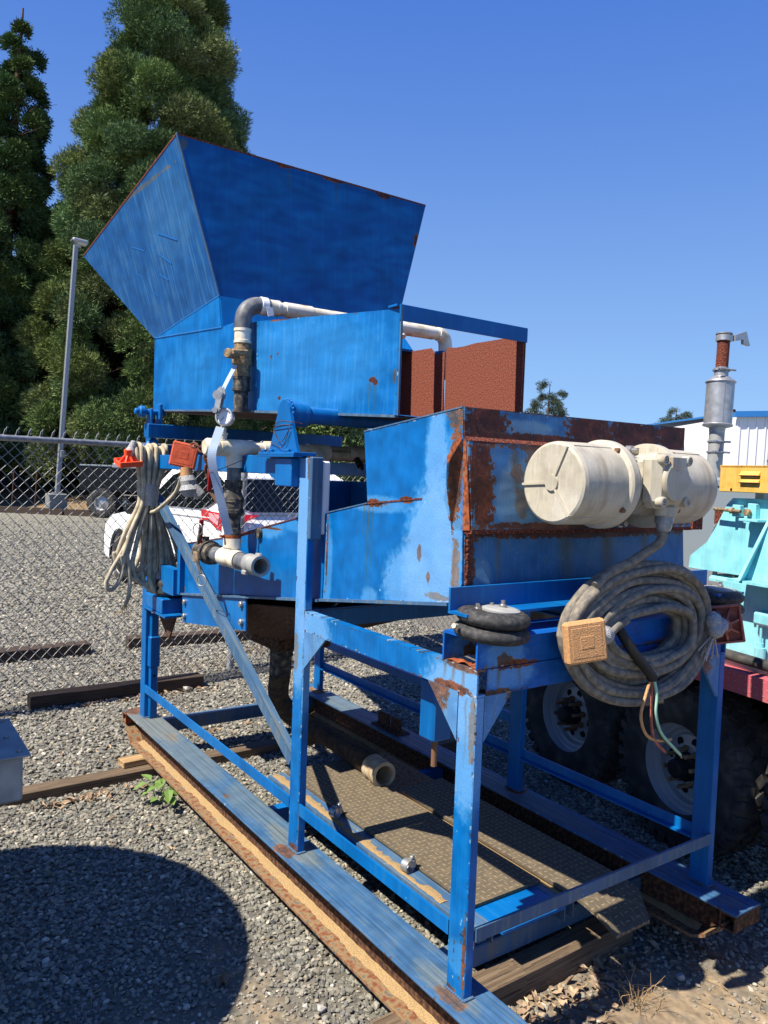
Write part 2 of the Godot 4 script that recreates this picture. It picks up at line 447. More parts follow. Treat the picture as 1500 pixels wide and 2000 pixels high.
	M.black_plastic = mat(C(30, 31, 33), 0.6)
	M.car_black = mat(C(16, 17, 19), 0.3)
	M.glass = mat(C(14, 18, 20), 0.06)
	M.alloy = mat(C(176, 178, 180), 0.35, 0.6)
	M.rim = mat(C(172, 176, 182), 0.45, 0.2)
	M.cyan = mat(C(132, 206, 218), 0.4, 0.0, paint(512, 512, Rect2(0, 0, 0.8, 0.8), {"base": Color(0.50, 0.79, 0.83), "pale_c": Color(0.62, 0.82, 0.83), "streak": 0.7, "dirt": 0.22, "chips": 0.86, "tile": 0.8, "seed": 15, "run": [[0.2, 0.7, 0.3, 0.02, 0.25], [0.55, 0.5, 0.3, 0.015, 0.25]]}), 0.8)
	M.yellow = mat(C(222, 178, 78), 0.5, 0.0, paint(256, 256, Rect2(0, 0, 0.4, 0.4), {"base": Color(0.84, 0.66, 0.30), "pale_c": Color(0.86, 0.72, 0.46), "streak": 1.1, "dirt": 0.5, "chips": 0.82, "tile": 0.4, "seed": 16}), 0.4)
	M.grey_paint = mat(C(122, 134, 142), 0.45)
	M.grey_box = mat(C(150, 152, 150), 0.5, 0.1, ntex(0.015, [[0.2, C(140, 142, 141)], [0.8, C(164, 165, 161)]], 65, 256), 0.6)
	M.concrete = mat(C(120, 126, 128), 0.9, 0.0, ntex(0.05, [[0.2, C(100, 106, 108)], [0.8, C(136, 142, 144)]], 66, 256), 0.8)
	M.siding = mat(C(226, 228, 230), 0.5)
	M.trim_blue = mat(C(46, 116, 184), 0.5)
	M.roof_dark = mat(C(62, 74, 90), 0.6)
	M.bark = mat(C(96, 70, 54), 0.95, 0.0, ntex(0.04, [[0.2, C(58, 44, 36)], [0.8, C(122, 92, 72)]], 67, 256), 1.2)
	M.leafy = StandardMaterial3D.new()
	M.leafy.vertex_color_use_as_albedo = true; M.leafy.roughness = 0.85; M.leafy.metallic_specular = 0.15
	M.leafy.backlight_enabled = true; M.leafy.backlight = Color(0.10, 0.13, 0.05)
	M.tint = StandardMaterial3D.new()
	M.tint.vertex_color_use_as_albedo = true; M.tint.roughness = 0.9
	M.plant = mat(C(104, 132, 66), 0.6)
	M.plant.backlight_enabled = true; M.plant.backlight = Color(0.25, 0.32, 0.08)
	M.dry = mat(C(168, 142, 100), 0.9)
	M.chain = mat(C(96, 62, 50), 0.85, 0.2)
	M.dark_hole = mat(C(18, 18, 20), 0.9)

func wood(sd: int, a: Color, b: Color) -> StandardMaterial3D:   # grain along local x
	var im := Image.create(512, 128, false, Image.FORMAT_RGB8)
	var f := FastNoiseLite.new()
	f.seed = sd; f.frequency = 0.02; f.fractal_octaves = 4
	for y in 128:
		for x in 512:
			var g := f.get_noise_2d(x * 0.12, y * 4.0) * 0.7 + f.get_noise_2d(x * 0.6 + 900.0, y * 14.0) * 0.5
			var c := a.lerp(b, clampf(0.5 + g, 0, 1))
			if f.get_noise_2d(x * 0.3 + 300.0, y * 9.0) > 0.36: c = c.darkened(0.45)
			im.set_pixel(x, y, c)
	var m := mat(a, 0.9, 0.0, ImageTexture.create_from_image(im), 1.0)
	m.uv1_scale = Vector3(0.7, 5.0, 5.0)
	return m

func diamond_plate(base: Color, top: Color, sd: int) -> StandardMaterial3D:   # one tile = 8 x 8 lugs, 0.26 m
	var n := 512
	var im := Image.create(n, n, false, Image.FORMAT_RGB8)
	var hm := Image.create(n, n, false, Image.FORMAT_L8)
	var cell := n / 8.0
	for y in n:
		for x in n:
			var i := int(x / cell); var j := int(y / cell)
			var u := (x / cell - i) - 0.5; var w := (y / cell - j) - 0.5
			var p := u; var q := w
			if (i + j) % 2 == 0: p = w; q = u
			var r := 1.0 - pow(absf(p) / 0.46, 2.2) - pow(absf(q) / 0.09, 2.0)
			var hgt := clampf(r * 1.2, 0, 1)
			var d := NL[((y * 1) & 511) << 9 | (x & 511)] / 255.0
			var e := NH[((y + sd * 31) & 511) << 9 | (x & 511)] / 255.0
			var c := base.lerp(C(150, 132, 100), clampf((d - 0.4) * 0.8, 0, 0.3)).darkened(e * 0.10)
			c = c.lerp(top, hgt * (0.45 + 0.45 * e))
			im.set_pixel(x, y, c)
			hm.set_pixel(x, y, Color(hgt, hgt, hgt))
	var m := mat(base, 0.8, 0.0, ImageTexture.create_from_image(im), 0.22, ImageTexture.create_from_image(hm), 0.3)
	return m

# ---------- the ground ----------
func dirt_at(x: float, z: float) -> float:   # how much bare dirt shows through the gravel
	var a := clampf(1.3 - Vector2((x - 0.65) / 0.8, (z - 0.22) / 0.55).length(), 0, 1) * 0.8     # in front of the machine
	var b := clampf(0.9 - absf(x + 0.32 - (z + 0.3) * 0.06) / 0.22, 0, 1) * clampf(1.0 - absf(z + 0.3) / 1.3, 0, 1) * 0.8
	var c := clampf(1.2 - Vector2((x + 0.62) / 0.5, (z + 0.35) / 0.5).length(), 0, 1) * 0.6
	return maxf(a, maxf(b, c))

func ground() -> void:
	var g := mb()
	g.quad(V(-180, 0, 120), V(240, 0, 120), V(240, 0, -240), V(-180, 0, -240))
	var far_tex := ntex(0.16, [[0.15, C(46, 47, 42)], [0.38, C(100, 100, 90)], [0.6, C(134, 133, 120)], [0.85, C(184, 181, 166)]], 71, 1024, 5)
	var gm := mat(C(120, 120, 112), 0.95, 0.0, far_tex, 4.2, grey(0.2, 72, 512), 2.0)
	one("gravel_ground", g, gm, V(0, 0, 0), "", "", "", "structure")
	# packed fines under the loose stones near the machine, tan where the gravel is worn through
	var w := 1024
	var d := PackedByteArray(); d.resize(w * w * 3)
	var i := 0
	for y in w:
		for x in w:
			var wx := -3.0 + 9.0 * (x + 0.5) / w; var wz := -7.5 + 9.0 * (y + 0.5) / w
			var a := (((y * 3) & 511) << 9) | ((x * 3) & 511)
			var nm := NM[a] / 255.0; var nh := NH[a] / 255.0; var nl := NL[((y & 511) << 9) | (x & 511)] / 255.0
			var c := C(74, 73, 68).lerp(C(124, 120, 108), nh)
			var k := clampf(dirt_at(wx, wz) * 1.5 + (nm - 0.5) * 1.2 - 0.25, 0, 1)
			c = c.lerp(C(176, 156, 126).lerp(C(140, 122, 98), nl).darkened((1.0 - nh) * 0.25), k)
			d[i] = int(c.r * 255); d[i + 1] = int(c.g * 255); d[i + 2] = int(c.b * 255)
			i += 3
	var s := mb(4, Rect2(-3.0, -7.5, 9.0, 9.0))
	s.quad(V(-3, 0.004, 1.5), V(6, 0.004, 1.5), V(6, 0.004, -7.5), V(-3, 0.004, -7.5))
	for k in s.t.size(): s.t[k].y = 1.0 - s.t[k].y
	var sm := flat_mat(ImageTexture.create_from_image(Image.create_from_data(w, w, false, Image.FORMAT_RGB8, d)), 0.95)
	sm.heightmap_enabled = true; sm.heightmap_texture = grey(0.12, 73, 1024, 4); sm.heightmap_scale = 2.0
	one("packed_dirt", s, sm, V(0, 0, 0), "", "", "", "structure")
	stones()

func stone_mesh(sd: int, flatness: float) -> ArrayMesh:
	var r := RandomNumberGenerator.new(); r.seed = sd
	var phi := (1.0 + sqrt(5.0)) / 2.0
	var p := []
	for s in [-1.0, 1.0]:
		for q in [-1.0, 1.0]:
			p.append(V(0, s, q * phi)); p.append(V(s, q * phi, 0)); p.append(V(q * phi, 0, s))
	for i in p.size(): p[i] = p[i].normalized() * r.randf_range(0.62, 1.22) * V(1.0, flatness, r.randf_range(0.6, 0.9))
	var hull := ConvexPolygonShape3D.new()
	var b := mb()
	# every face of the icosahedron: three points mutually one edge apart
	var o := []
	for s in [-1.0, 1.0]:
		for q in [-1.0, 1.0]:
			o.append(V(0, s, q * phi)); o.append(V(s, q * phi, 0)); o.append(V(q * phi, 0, s))
	for i in 12:
		for j in range(i + 1, 12):
			for k in range(j + 1, 12):
				if o[i].distance_to(o[j]) < 2.1 and o[j].distance_to(o[k]) < 2.1 and o[i].distance_to(o[k]) < 2.1:
					if (o[j] - o[i]).cross(o[k] - o[i]).dot(o[i]) > 0: b.tri(p[i], p[j], p[k])
					else: b.tri(p[i], p[k], p[j])
	return b.mesh(M.tint)

func stone_color() -> Color:
	var t := rng.randf()
	var k := rf(0.55, 1.25)
	if t < 0.70: return Color(0.215, 0.21, 0.175) * k
	if t < 0.86: return Color(0.28, 0.25, 0.19) * k
	if t < 0.95: return Color(0.12, 0.122, 0.118) * k
	return Color(0.45, 0.42, 0.34) * k

func stones() -> void:
	var meshes := [stone_mesh(1, 0.5), stone_mesh(2, 0.62), stone_mesh(3, 0.4), stone_mesh(4, 0.5)]
	var tr := [[], [], [], []]; var co := [[], [], [], []]
	var zones := [[-1.7, 2.4, -2.6, 1.3, 6800.0, 0.0098], [-1.5, 3.2, -4.4, -2.6, 3800.0, 0.0125], [-1.6, 4.0, -7.4, -4.4, 1900.0, 0.015], [-1.5, 5.0, -25.0, -7.4, 700.0, 0.021]]
	for z in zones:
		var n := int((z[1] - z[0]) * (z[3] - z[2]) * z[4])
		for i in n:
			var x := rf(z[0], z[1]); var y := rf(z[2], z[3])
			var dk := dirt_at(x, y)
			if z[3] == -7.4 and rng.randf() > pow((y + 25.0) / 17.6, 1.7): continue
			if rng.randf() < dk * 1.15: continue
			var r: float = z[5] * (0.4 + 1.3 * pow(rng.randf(), 1.5)) * (1.0 - 0.35 * dk)
			if x < -0.2 and y > -1.0: r *= 0.85
			var bs := Basis.from_euler(V(rf(-0.5, 0.5), rf(0, TAU), rf(-0.5, 0.5))).scaled(Vector3.ONE * r)
			var k := rng.randi() % 4
			tr[k].append(Transform3D(bs, V(x, 0.004 + r * rf(0.1, 0.6), y)))
			co[k].append(stone_color().lerp(Color(0.36, 0.27, 0.17), dk * 0.35))
	for k in 4:
		copies(self, "gravel", meshes[k], tr[k], co[k], ["loose grey gravel spread over the yard", "loose flat gravel chips over the yard", "thin gravel flakes mixed into the yard", "small rounded gravel mixed into the yard"][k], "gravel")

func plumb() -> Basis:   # the yard runs slightly downhill across the machine, so the plumb line leans in the machine's axes
	return Basis(Quaternion(Vector3.UP, V(0.0592, 0.998, -0.0193).normalized()))

func wheel_mesh_tyre(r: float, w: float, ri: float, treads: int, axis: Vector3) -> MB:   # centred, outer face towards axis
	var b := mb()
	b.lathe([Vector2(ri * 0.96, -w * 0.5), Vector2(ri * 1.06, -w * 0.5), Vector2(r * 0.86, -w * 0.52), Vector2(r * 0.96, -w * 0.44), Vector2(r * 0.975, -w * 0.3), Vector2(r * 0.975, w * 0.3), Vector2(r * 0.96, w * 0.44), Vector2(r * 0.86, w * 0.52), Vector2(ri * 1.06, w * 0.5), Vector2(ri * 0.96, w * 0.46)], Vector3.ZERO, axis, 48, true)
	if treads:
		var x := axis.cross(Vector3.UP).normalized(); var y := axis.cross(x)
		for k in treads:
			for s in 4:
				var an := TAU * (k + (0.5 if s % 2 else 0.0)) / treads
				var d := x * cos(an) + y * sin(an)
				var tn := axis.cross(d)
				var off: float = [-0.39, -0.14, 0.14, 0.39][s] * w
				var len: float = 0.26 * w if s == 0 or s == 3 else 0.2 * w
				var bs := Basis(tn, d, axis).rotated(d, [0.25, -0.5, 0.5, -0.25][s])
				b.box(d * r * (0.972 if s == 1 or s == 2 else 0.955) + axis * off, V(TAU * r / treads * 0.62, r * 0.05, len), 0.002, bs)
				if s == 0 or s == 3: b.box(d * r * 0.9 + axis * signf(off) * w * 0.51, V(TAU * r / treads * 0.5, r * 0.09, w * 0.05), 0.002, Basis(tn, d, axis))
	return b

func background() -> void:
	white_car(); pickup(); lamp_post(); buildings()
	# raised bank with dry grass behind the lot, and its wooden edge
	var kb := mb()
	kb.bar(V(-14, 0.10, -41), V(4.35, 0.10, -24.8), 0.2, 0.2)
	one("kerb_log", kb, M.wood_dark, V(-5, 0, -33), "long dark wooden edging log behind the lamp block", "log")
	var bk := mb()
	bk.bar(V(4.4, 0.1, -24.75), V(12.0, 0.1, -18.0), 0.2, 0.2)
	one("kerb_log", bk, M.wood_dark, V(8, 0, -21), "long dark edging log running under the black pickup", "log")
	var bank := mb()
	for i in 24:
		for j in 4:
			var q := []
			for c in [[i, j], [i + 1, j], [i + 1, j + 1], [i, j + 1]]:
				var along := V(-16.0 + c[0] * 1.8, 0, -43.0 + c[0] * 1.55)
				q.append(along + V(0.66, 0, -0.75) * (0.3 + c[1] * 2.2) + V(0, 0.02 + 0.30 * c[1] + 0.12 * sin(c[0] * 1.7 + c[1]), 0))
			bank.quad(q[0], q[1], q[2], q[3])
	one("dry_bank", bank, mat(C(150, 122, 84), 0.95, 0.0, ntex(0.06, [[0.2, C(84, 68, 50)], [0.55, C(122, 104, 78)], [0.85, C(160, 142, 108)]], 81), 2.5), V(0, 0, 0), "", "", "", "structure")
	# far wire fence posts by the bank
	for k in 3:
		var a := V(2.5 + k * 0.62, 0.1, -27.2 + k * 0.5)
		one("fence_stake", mb().cyl(a, a + V(0.05, 1.25, 0), 0.022, 8), M.rust_dark, a, ["leftmost of three thin dark stakes on the dry bank", "middle one of three thin dark stakes on the dry bank", "thin dark stake on the dry bank nearest the lamp block"][k], "stake", "fence stakes on the dry bank")

func white_car() -> void:
	var o := thing("parked_car", V(2.72, 0, -8.3), "white crossover car parked behind the chain link fence", "car")
	var x0 := 1.84; var x1 := 3.60
	# lower body, pulled from its side outline with wheel arches left open
	var side := []
	for q in [[-6.06, 0.42], [-6.02, 0.62], [-6.00, 0.92], [-6.06, 1.10], [-6.14, 1.24], [-8.9, 1.16], [-9.25, 1.08], [-10.2, 0.96], [-10.55, 0.80], [-10.62, 0.60], [-10.58, 0.34], [-10.22, 0.28]]: side.append(Vector2(q[0], q[1]))
	for k in 9: side.append(Vector2(-9.78 - 0.41 * cos(PI * k / 8.0), 0.30 + 0.41 * sin(PI * k / 8.0)))
	side.append(Vector2(-9.36, 0.26)); side.append(Vector2(-7.56, 0.26))
	for k in 9: side.append(Vector2(-7.12 - 0.41 * cos(PI * k / 8.0), 0.30 + 0.41 * sin(PI * k / 8.0)))
	var b := mb()
	b.ext(side, V(x0, 0, 0), V(0, 0, 1), V(0, 1, 0), V(x1 - x0, 0, 0))
	# softened shoulder
	b.bar(V(x0 + 0.03, 1.17, -6.2), V(x0 + 0.03, 1.12, -9.0), 0.09, 0.09, Vector3.UP, 0.04)
	part(o, "body", b, M.white_paint)
	# greenhouse
	var g := mb()
	var f := func(z0: float, y0: float, z1: float, y1: float, in0: float, in1: float) -> void:
		g.quad(V(x0 + in0, y0, z0), V(x0 + in1, y1, z1), V(x1 - in1, y1, z1), V(x1 - in0, y0, z0))
	var out := [[-6.10, 1.22, 0.05], [-6.16, 1.42, 0.10], [-6.24, 1.62, 0.19], [-6.42, 1.70, 0.24], [-7.4, 1.735, 0.25], [-8.2, 1.71, 0.23], [-9.15, 1.16, 0.06]]
	for i in out.size() - 1: f.call(out[i][0], out[i][1], out[i + 1][0], out[i + 1][1], out[i][2], out[i + 1][2])
	for s in 2:
		var sx := x0 if s == 0 else x1
		var sg := 1.0 if s == 0 else -1.0
		for i in out.size() - 1:
			var a = out[i]; var c = out[i + 1]
			g.quad(V(sx + sg * 0.04, 1.15, a[0]), V(sx + sg * a[2], a[1], a[0]), V(sx + sg * c[2], c[1], c[0]), V(sx + sg * 0.04, 1.15, c[0]))
	part(o, "roof", g, M.white_paint)
	var side_at := func(z: float, y: float) -> Vector3: return V(x0 + 0.045 + maxf(0, y - 1.2) * 0.36 - 0.012, y, z)
	var w := mb()
	var p := []
	for q in [[-8.75, 1.20], [-8.1, 1.60], [-7.75, 1.665], [-7.1, 1.67], [-6.66, 1.63], [-6.42, 1.55], [-6.37, 1.48], [-6.46, 1.36], [-6.66, 1.27], [-6.9, 1.235]]: p.append(side_at.call(q[0], q[1]))
	w.plate(p, 0.008)
	var sw := part(o, "side_window", w, M.glass)
	for z in [-7.35, -7.95]: part(sw, "pillar", mb().bar(side_at.call(z, 1.23) - V(0.008, 0, 0), side_at.call(z + 0.1, 1.66) - V(0.008, 0, 0), 0.008, 0.05, V(0, 0, 1)), M.black_plastic)
	var rw := mb()
	rw.plate([V(2.03, 1.30, -6.125), V(2.16, 1.60, -6.215), V(3.28, 1.60, -6.215), V(3.41, 1.30, -6.125), V(3.25, 1.245, -6.10), V(2.19, 1.245, -6.10)], 0.02)
	part(o, "rear_window", rw, M.glass)
	for s in 2:
		var sg := 1.0 if s == 0 else -1.0
		var sx := x0 if s == 0 else x1
		var t := mb()
		t.plate([V(sx - sg * 0.006, 1.245, -6.66), V(sx - sg * 0.004, 1.14, -6.64), V(sx - sg * 0.006, 1.13, -6.42), V(sx - sg * 0.008, 1.07, -6.24), V(sx - sg * 0.01, 1.05, -6.10), V(sx - sg * 0.006, 1.235, -6.10)], 0.02)
		t.plate([V(sx, 1.225, -6.085), V(sx, 1.12, -6.02), V(sx + sg * 0.24, 1.15, -6.03), V(sx + sg * 0.40, 1.205, -6.06)], 0.03)
		var tl := part(o, "tail_light", t, M.red_light)
		var l := mb()
		l.plate([V(sx - sg * 0.018, 1.22, -6.42), V(sx - sg * 0.018, 1.15, -6.38), V(sx - sg * 0.02, 1.10, -6.16), V(sx - sg * 0.018, 1.215, -6.13)], 0.01)
		part(tl, "lens", l, M.lens)
		var m := mb()
		m.box(V(sx - sg * 0.14, 1.13, -8.80), V(0.2, 0.15, 0.12), 0.05)
		var mi := part(o, "wing_mirror", m, M.black_plastic)
		part(mi, "mirror_glass", mb().box(V(sx - sg * 0.145, 1.135, -8.738), V(0.17, 0.115, 0.006), 0.002), M.glass)
	for z in [-9.78, -7.12]:
		for s in 2:
			var cx := x0 + 0.09 if s == 0 else x1 - 0.09
			var ax := V(-1, 0, 0) if s == 0 else V(1, 0, 0)
			var wh := part(o, "wheel", wheel_mesh_tyre(0.345, 0.22, 0.225, 0, ax).shift(V(cx, 0.345, z)), M.rubber)
			var rm := mb()
			rm.lathe([Vector2(0.225, 0.09), Vector2(0.2, 0.06), Vector2(0.2, -0.02)], V(cx, 0.345, z), ax, 32)
			for k in 5:
				var an := TAU * k / 5.0 + 0.3
				var d := V(0, cos(an), sin(an))
				rm.bar(V(cx, 0.345, z) + ax * 0.075 + d * 0.03, V(cx, 0.345, z) + ax * 0.06 + d * 0.205, 0.055, 0.02, ax, 0.004)
			rm.cyl(V(cx, 0.345, z) + ax * 0.05, V(cx, 0.345, z) + ax * 0.088, 0.05)
			part(wh, "rim", rm, M.alloy)
			part(wh, "arch_lining", mb().cyl(V(cx, 0.345, z) - ax * 0.1, V(cx, 0.345, z) - ax * 0.02, 0.40, 24), M.dark_hole)
	var tr := mb()
	for c in [-9.78, -7.12]:
		var pts := []
		for k in 13: pts.append(V(x0 - 0.006, 0.30 + 0.45 * sin(PI * k / 12.0), c - 0.45 * cos(PI * k / 12.0)))
		for k in 12: tr.bar(pts[k], pts[k + 1], 0.07, 0.03, V(-1, 0, 0))
	tr.bx(x0 - 0.01, x0 + 0.02, 0.26, 0.38, -9.34, -7.56)
	tr.bx(x0 + 0.02, x1 - 0.02, 0.34, 0.62, -6.0, -5.97, 0.01)
	part(o, "cladding", tr, M.black_plastic)
	var hd := mb()
	hd.box(V(x0 - 0.02, 1.02, -7.45), V(0.03, 0.03, 0.2), 0.01)
	part(o, "door_handle", hd, M.alloy)

func pickup() -> void:
	var o := thing("pickup_truck", V(6.2, 0, -23.0), "lifted black pickup truck parked under the tall conifers", "pickup truck")
	var t := Transform3D(Basis(V(0.80, 0, 0.60), V(0, 1, 0), V(-0.60, 0, 0.80)), V(4.62, 0, -24.0))   # local x along the truck, towards the front; local z to its near side
	var b := mb()
	var side := []
	for q in [[0.0, 0.85], [0.0, 1.62], [1.75, 1.62], [1.8, 1.66], [3.9, 1.62], [5.2, 1.5], [5.35, 0.85]]: side.append(Vector2(q[0], q[1]))
	b.ext(side, V(0, 0, -1.75), V(1, 0, 0), V(0, 1, 0), V(0, 0, 1.75))
	part(o, "body", b.xf(t), M.car_black)
	var c := mb()
	c.ext([Vector2(1.8, 1.62), Vector2(2.0, 2.30), Vector2(3.3, 2.32), Vector2(3.95, 1.64)], V(0, 0, -1.62), V(1, 0, 0), V(0, 1, 0), V(0, 0, 1.5))
	part(o, "cab", c.xf(t), M.car_black)
	var w := mb()
	w.ext([Vector2(2.05, 1.72), Vector2(2.16, 2.22), Vector2(2.7, 2.24), Vector2(2.7, 1.72)], V(0, 0, -0.11), V(1, 0, 0), V(0, 1, 0), V(0, 0, 0.02))
	w.ext([Vector2(2.8, 1.72), Vector2(2.8, 2.24), Vector2(3.25, 2.24), Vector2(3.7, 1.72)], V(0, 0, -0.11), V(1, 0, 0), V(0, 1, 0), V(0, 0, 0.02))
	part(o, "side_window", w.xf(t), M.glass)
	var bw := mb().ext([Vector2(-1.5, 1.72), Vector2(-1.4, 2.2), Vector2(-0.35, 2.2), Vector2(-0.25, 1.72)], V(1.9, 0, 0), V(0, 0, 1), V(0, 1, 0), V(0.03, 0, 0))
	part(o, "rear_window", bw.xf(t), M.glass)
	part(o, "bed_rail", mb().bx(0, 1.75, 1.62, 1.67, -0.09, 0.02, 0.01).xf(t), M.grey_paint)
	part(o, "fuel_box", mb().box(V(1.45, 1.66, -0.1), V(0.8, 0.16, 0.3), 0.03).xf(t), M.alloy)
	part(o, "step_bar", mb().cyl(V(1.4, 0.72, 0.05), V(3.6, 0.72, 0.05), 0.05).xf(t), M.car_black)
	for x in [0.75, 4.3]:
		for z in [-0.05, -1.7]:
			var ax := V(0, 0, 1) if z > -1 else V(0, 0, -1)
			var wh := part(o, "wheel", wheel_mesh_tyre(0.47, 0.32, 0.24, 26, ax).shift(V(x, 0.47, z)).xf(t), M.rubber)
			var r := mb().lathe([Vector2(0.24, 0.13), Vector2(0.19, 0.06), Vector2(0.08, 0.09), Vector2(0.07, 0.14), Vector2(0, 0.14)], V(x, 0.47, z), ax, 24)
			part(wh, "rim", r.xf(t), M.alloy)

func lamp_post() -> void:
	var o := thing("lamp_post", V(4.25, 0, -25.3), "tall grey square lamp post on a concrete block", "lamp post")
	part(o, "concrete_base", mb().box(V(4.22, 0.34, -25.3), V(0.58, 0.68, 0.58), 0.03), M.concrete)
	var up := V(0.0592, 0.998, -0.0193).normalized()
	var a := V(4.25, 0.68, -25.3)
	var bs := plumb()
	part(o, "pole", mb().box(a + up * 4.1, V(0.15, 8.2, 0.15), 0.02, bs), M.galv)
	part(o, "base_plate", mb().box(a + up * 0.02, V(0.3, 0.03, 0.3), 0.004, bs), M.galv)
	var h := mb()
	h.box(a + up * 8.27 + V(0.10, 0, 0.05), V(0.52, 0.14, 0.36), 0.05, bs)
	h.box(a + up * 8.16 + V(0.05, 0, 0), V(0.22, 0.16, 0.16), 0.03, bs)
	var hd := part(o, "lamp_head", h, M.alloy)
	part(hd, "lens", mb().box(a + up * 8.19 + V(0.16, 0, 0.06), V(0.3, 0.02, 0.26), 0.004, bs), M.siding)
	part(o, "label_box", mb().box(a + V(0.13, 1.3, 0.06), V(0.12, 0.22, 0.05), 0.01), M.grey_box)

func buildings() -> void:
	var bs := plumb()
	var o := thing("metal_building", V(21, 0, -10), "white ribbed metal building with blue roof trim", "building")
	var u := V(0.813, 0, 0.582)   # along the wall, to the right
	var nrm := V(-0.582, 0, 0.813)
	var a := V(19.0, -0.6, -10.7)
	var up := bs.y
	var b := mb()
	b.quad(a, a + u * 14, a + u * 14 + up * 5.0, a + up * 4.32)
	b.quad(a - nrm * 10, a, a + up * 4.32, a - nrm * 10 + up * 4.32)
	part(o, "wall", b, M.siding)
	for k in 34:
		var p := a + u * (0.05 + k * 0.24) + nrm * 0.012
		part(o, "siding_rib", mb().bar(p, p + up * (4.3 + 0.0486 * k * 0.24), 0.035, 0.025, nrm), M.siding)
	var t := mb()
	t.bar(a + up * 4.36 - u * 0.15 + nrm * 0.05, a + u * 14 + up * 5.04 + nrm * 0.05, 0.2, 0.16)
	part(o, "roof_trim", t, M.trim_blue)
	part(o, "roof", mb().plate([a + up * 4.42, a + u * 14 + up * 5.1, a + u * 14 + up * 5.3 - nrm * 10, a + up * 4.6 - nrm * 10], 0.06), M.trim_blue)
	# antenna standing on the wall
	var q := a + u * 0.78 + nrm * 0.14
	var an := thing("antenna_mast", q + up * 2.0, "thin metal antenna mast on the white building", "antenna")
	var lean := (up + u * 0.02).normalized()
	part(an, "mast", mb().cyl(q + lean * 2.0, q + lean * 5.05, 0.02, 8), M.galv)
	part(an, "whip", mb().cyl(q + lean * 5.05, q + lean * 6.25, 0.028, 8), M.siding)
	for h in [3.1, 3.9, 4.45, 4.7, 4.95]: part(an, "clamp", mb().box(q + lean * h, V(0.12, 0.02, 0.03), 0.0), M.galv)
	part(an, "side_whip", mb().cyl(q + lean * 5.2 + u * 0.05, q + lean * 5.95 + u * 0.05, 0.008, 6), M.siding)
	# low dark roof far behind
	var l := thing("low_shed", V(36, 0, -30), "low dark roofed shed far behind the trailer", "shed")
	part(l, "wall", mb().box(V(37, 1.0, -28), V(10, 3.6, 6), 0.0, Basis(Vector3.UP, -0.6)), M.grey_paint)
	part(l, "roof", mb().box(V(37, 3.0, -28), V(10.6, 0.35, 6.6), 0.05, Basis(Vector3.UP, -0.6)), M.roof_dark)

# ---------- trees ----------
func spray_mesh(sd: int, n: int, spread: float, width: float) -> ArrayMesh:   # a spray of needle tufts about 1 unit long, along +y
	var r := RandomNumberGenerator.new(); r.seed = sd
	var b := mb()
	for i in n:
		var f := r.randf()
		var o := V(r.randf_range(-1, 1) * spread * 0.5, f * 0.8 - 0.2, r.randf_range(-1, 1) * spread * 0.5)
		var d := (V(o.x * 1.4, r.randf_range(0.15, 0.9), o.z * 1.4) + V(r.randf_range(-0.5, 0.5), 0, r.randf_range(-0.5, 0.5))).normalized()
		var s := d.cross(V(r.randf_range(-1, 1), r.randf_range(-1, 1), r.randf_range(-1, 1))).normalized() * width * r.randf_range(0.7, 1.3)
		var l := r.randf_range(0.25, 0.5)
		b.tri(o - s, o + s, o + d * l)
	return b.mesh(M.leafy)

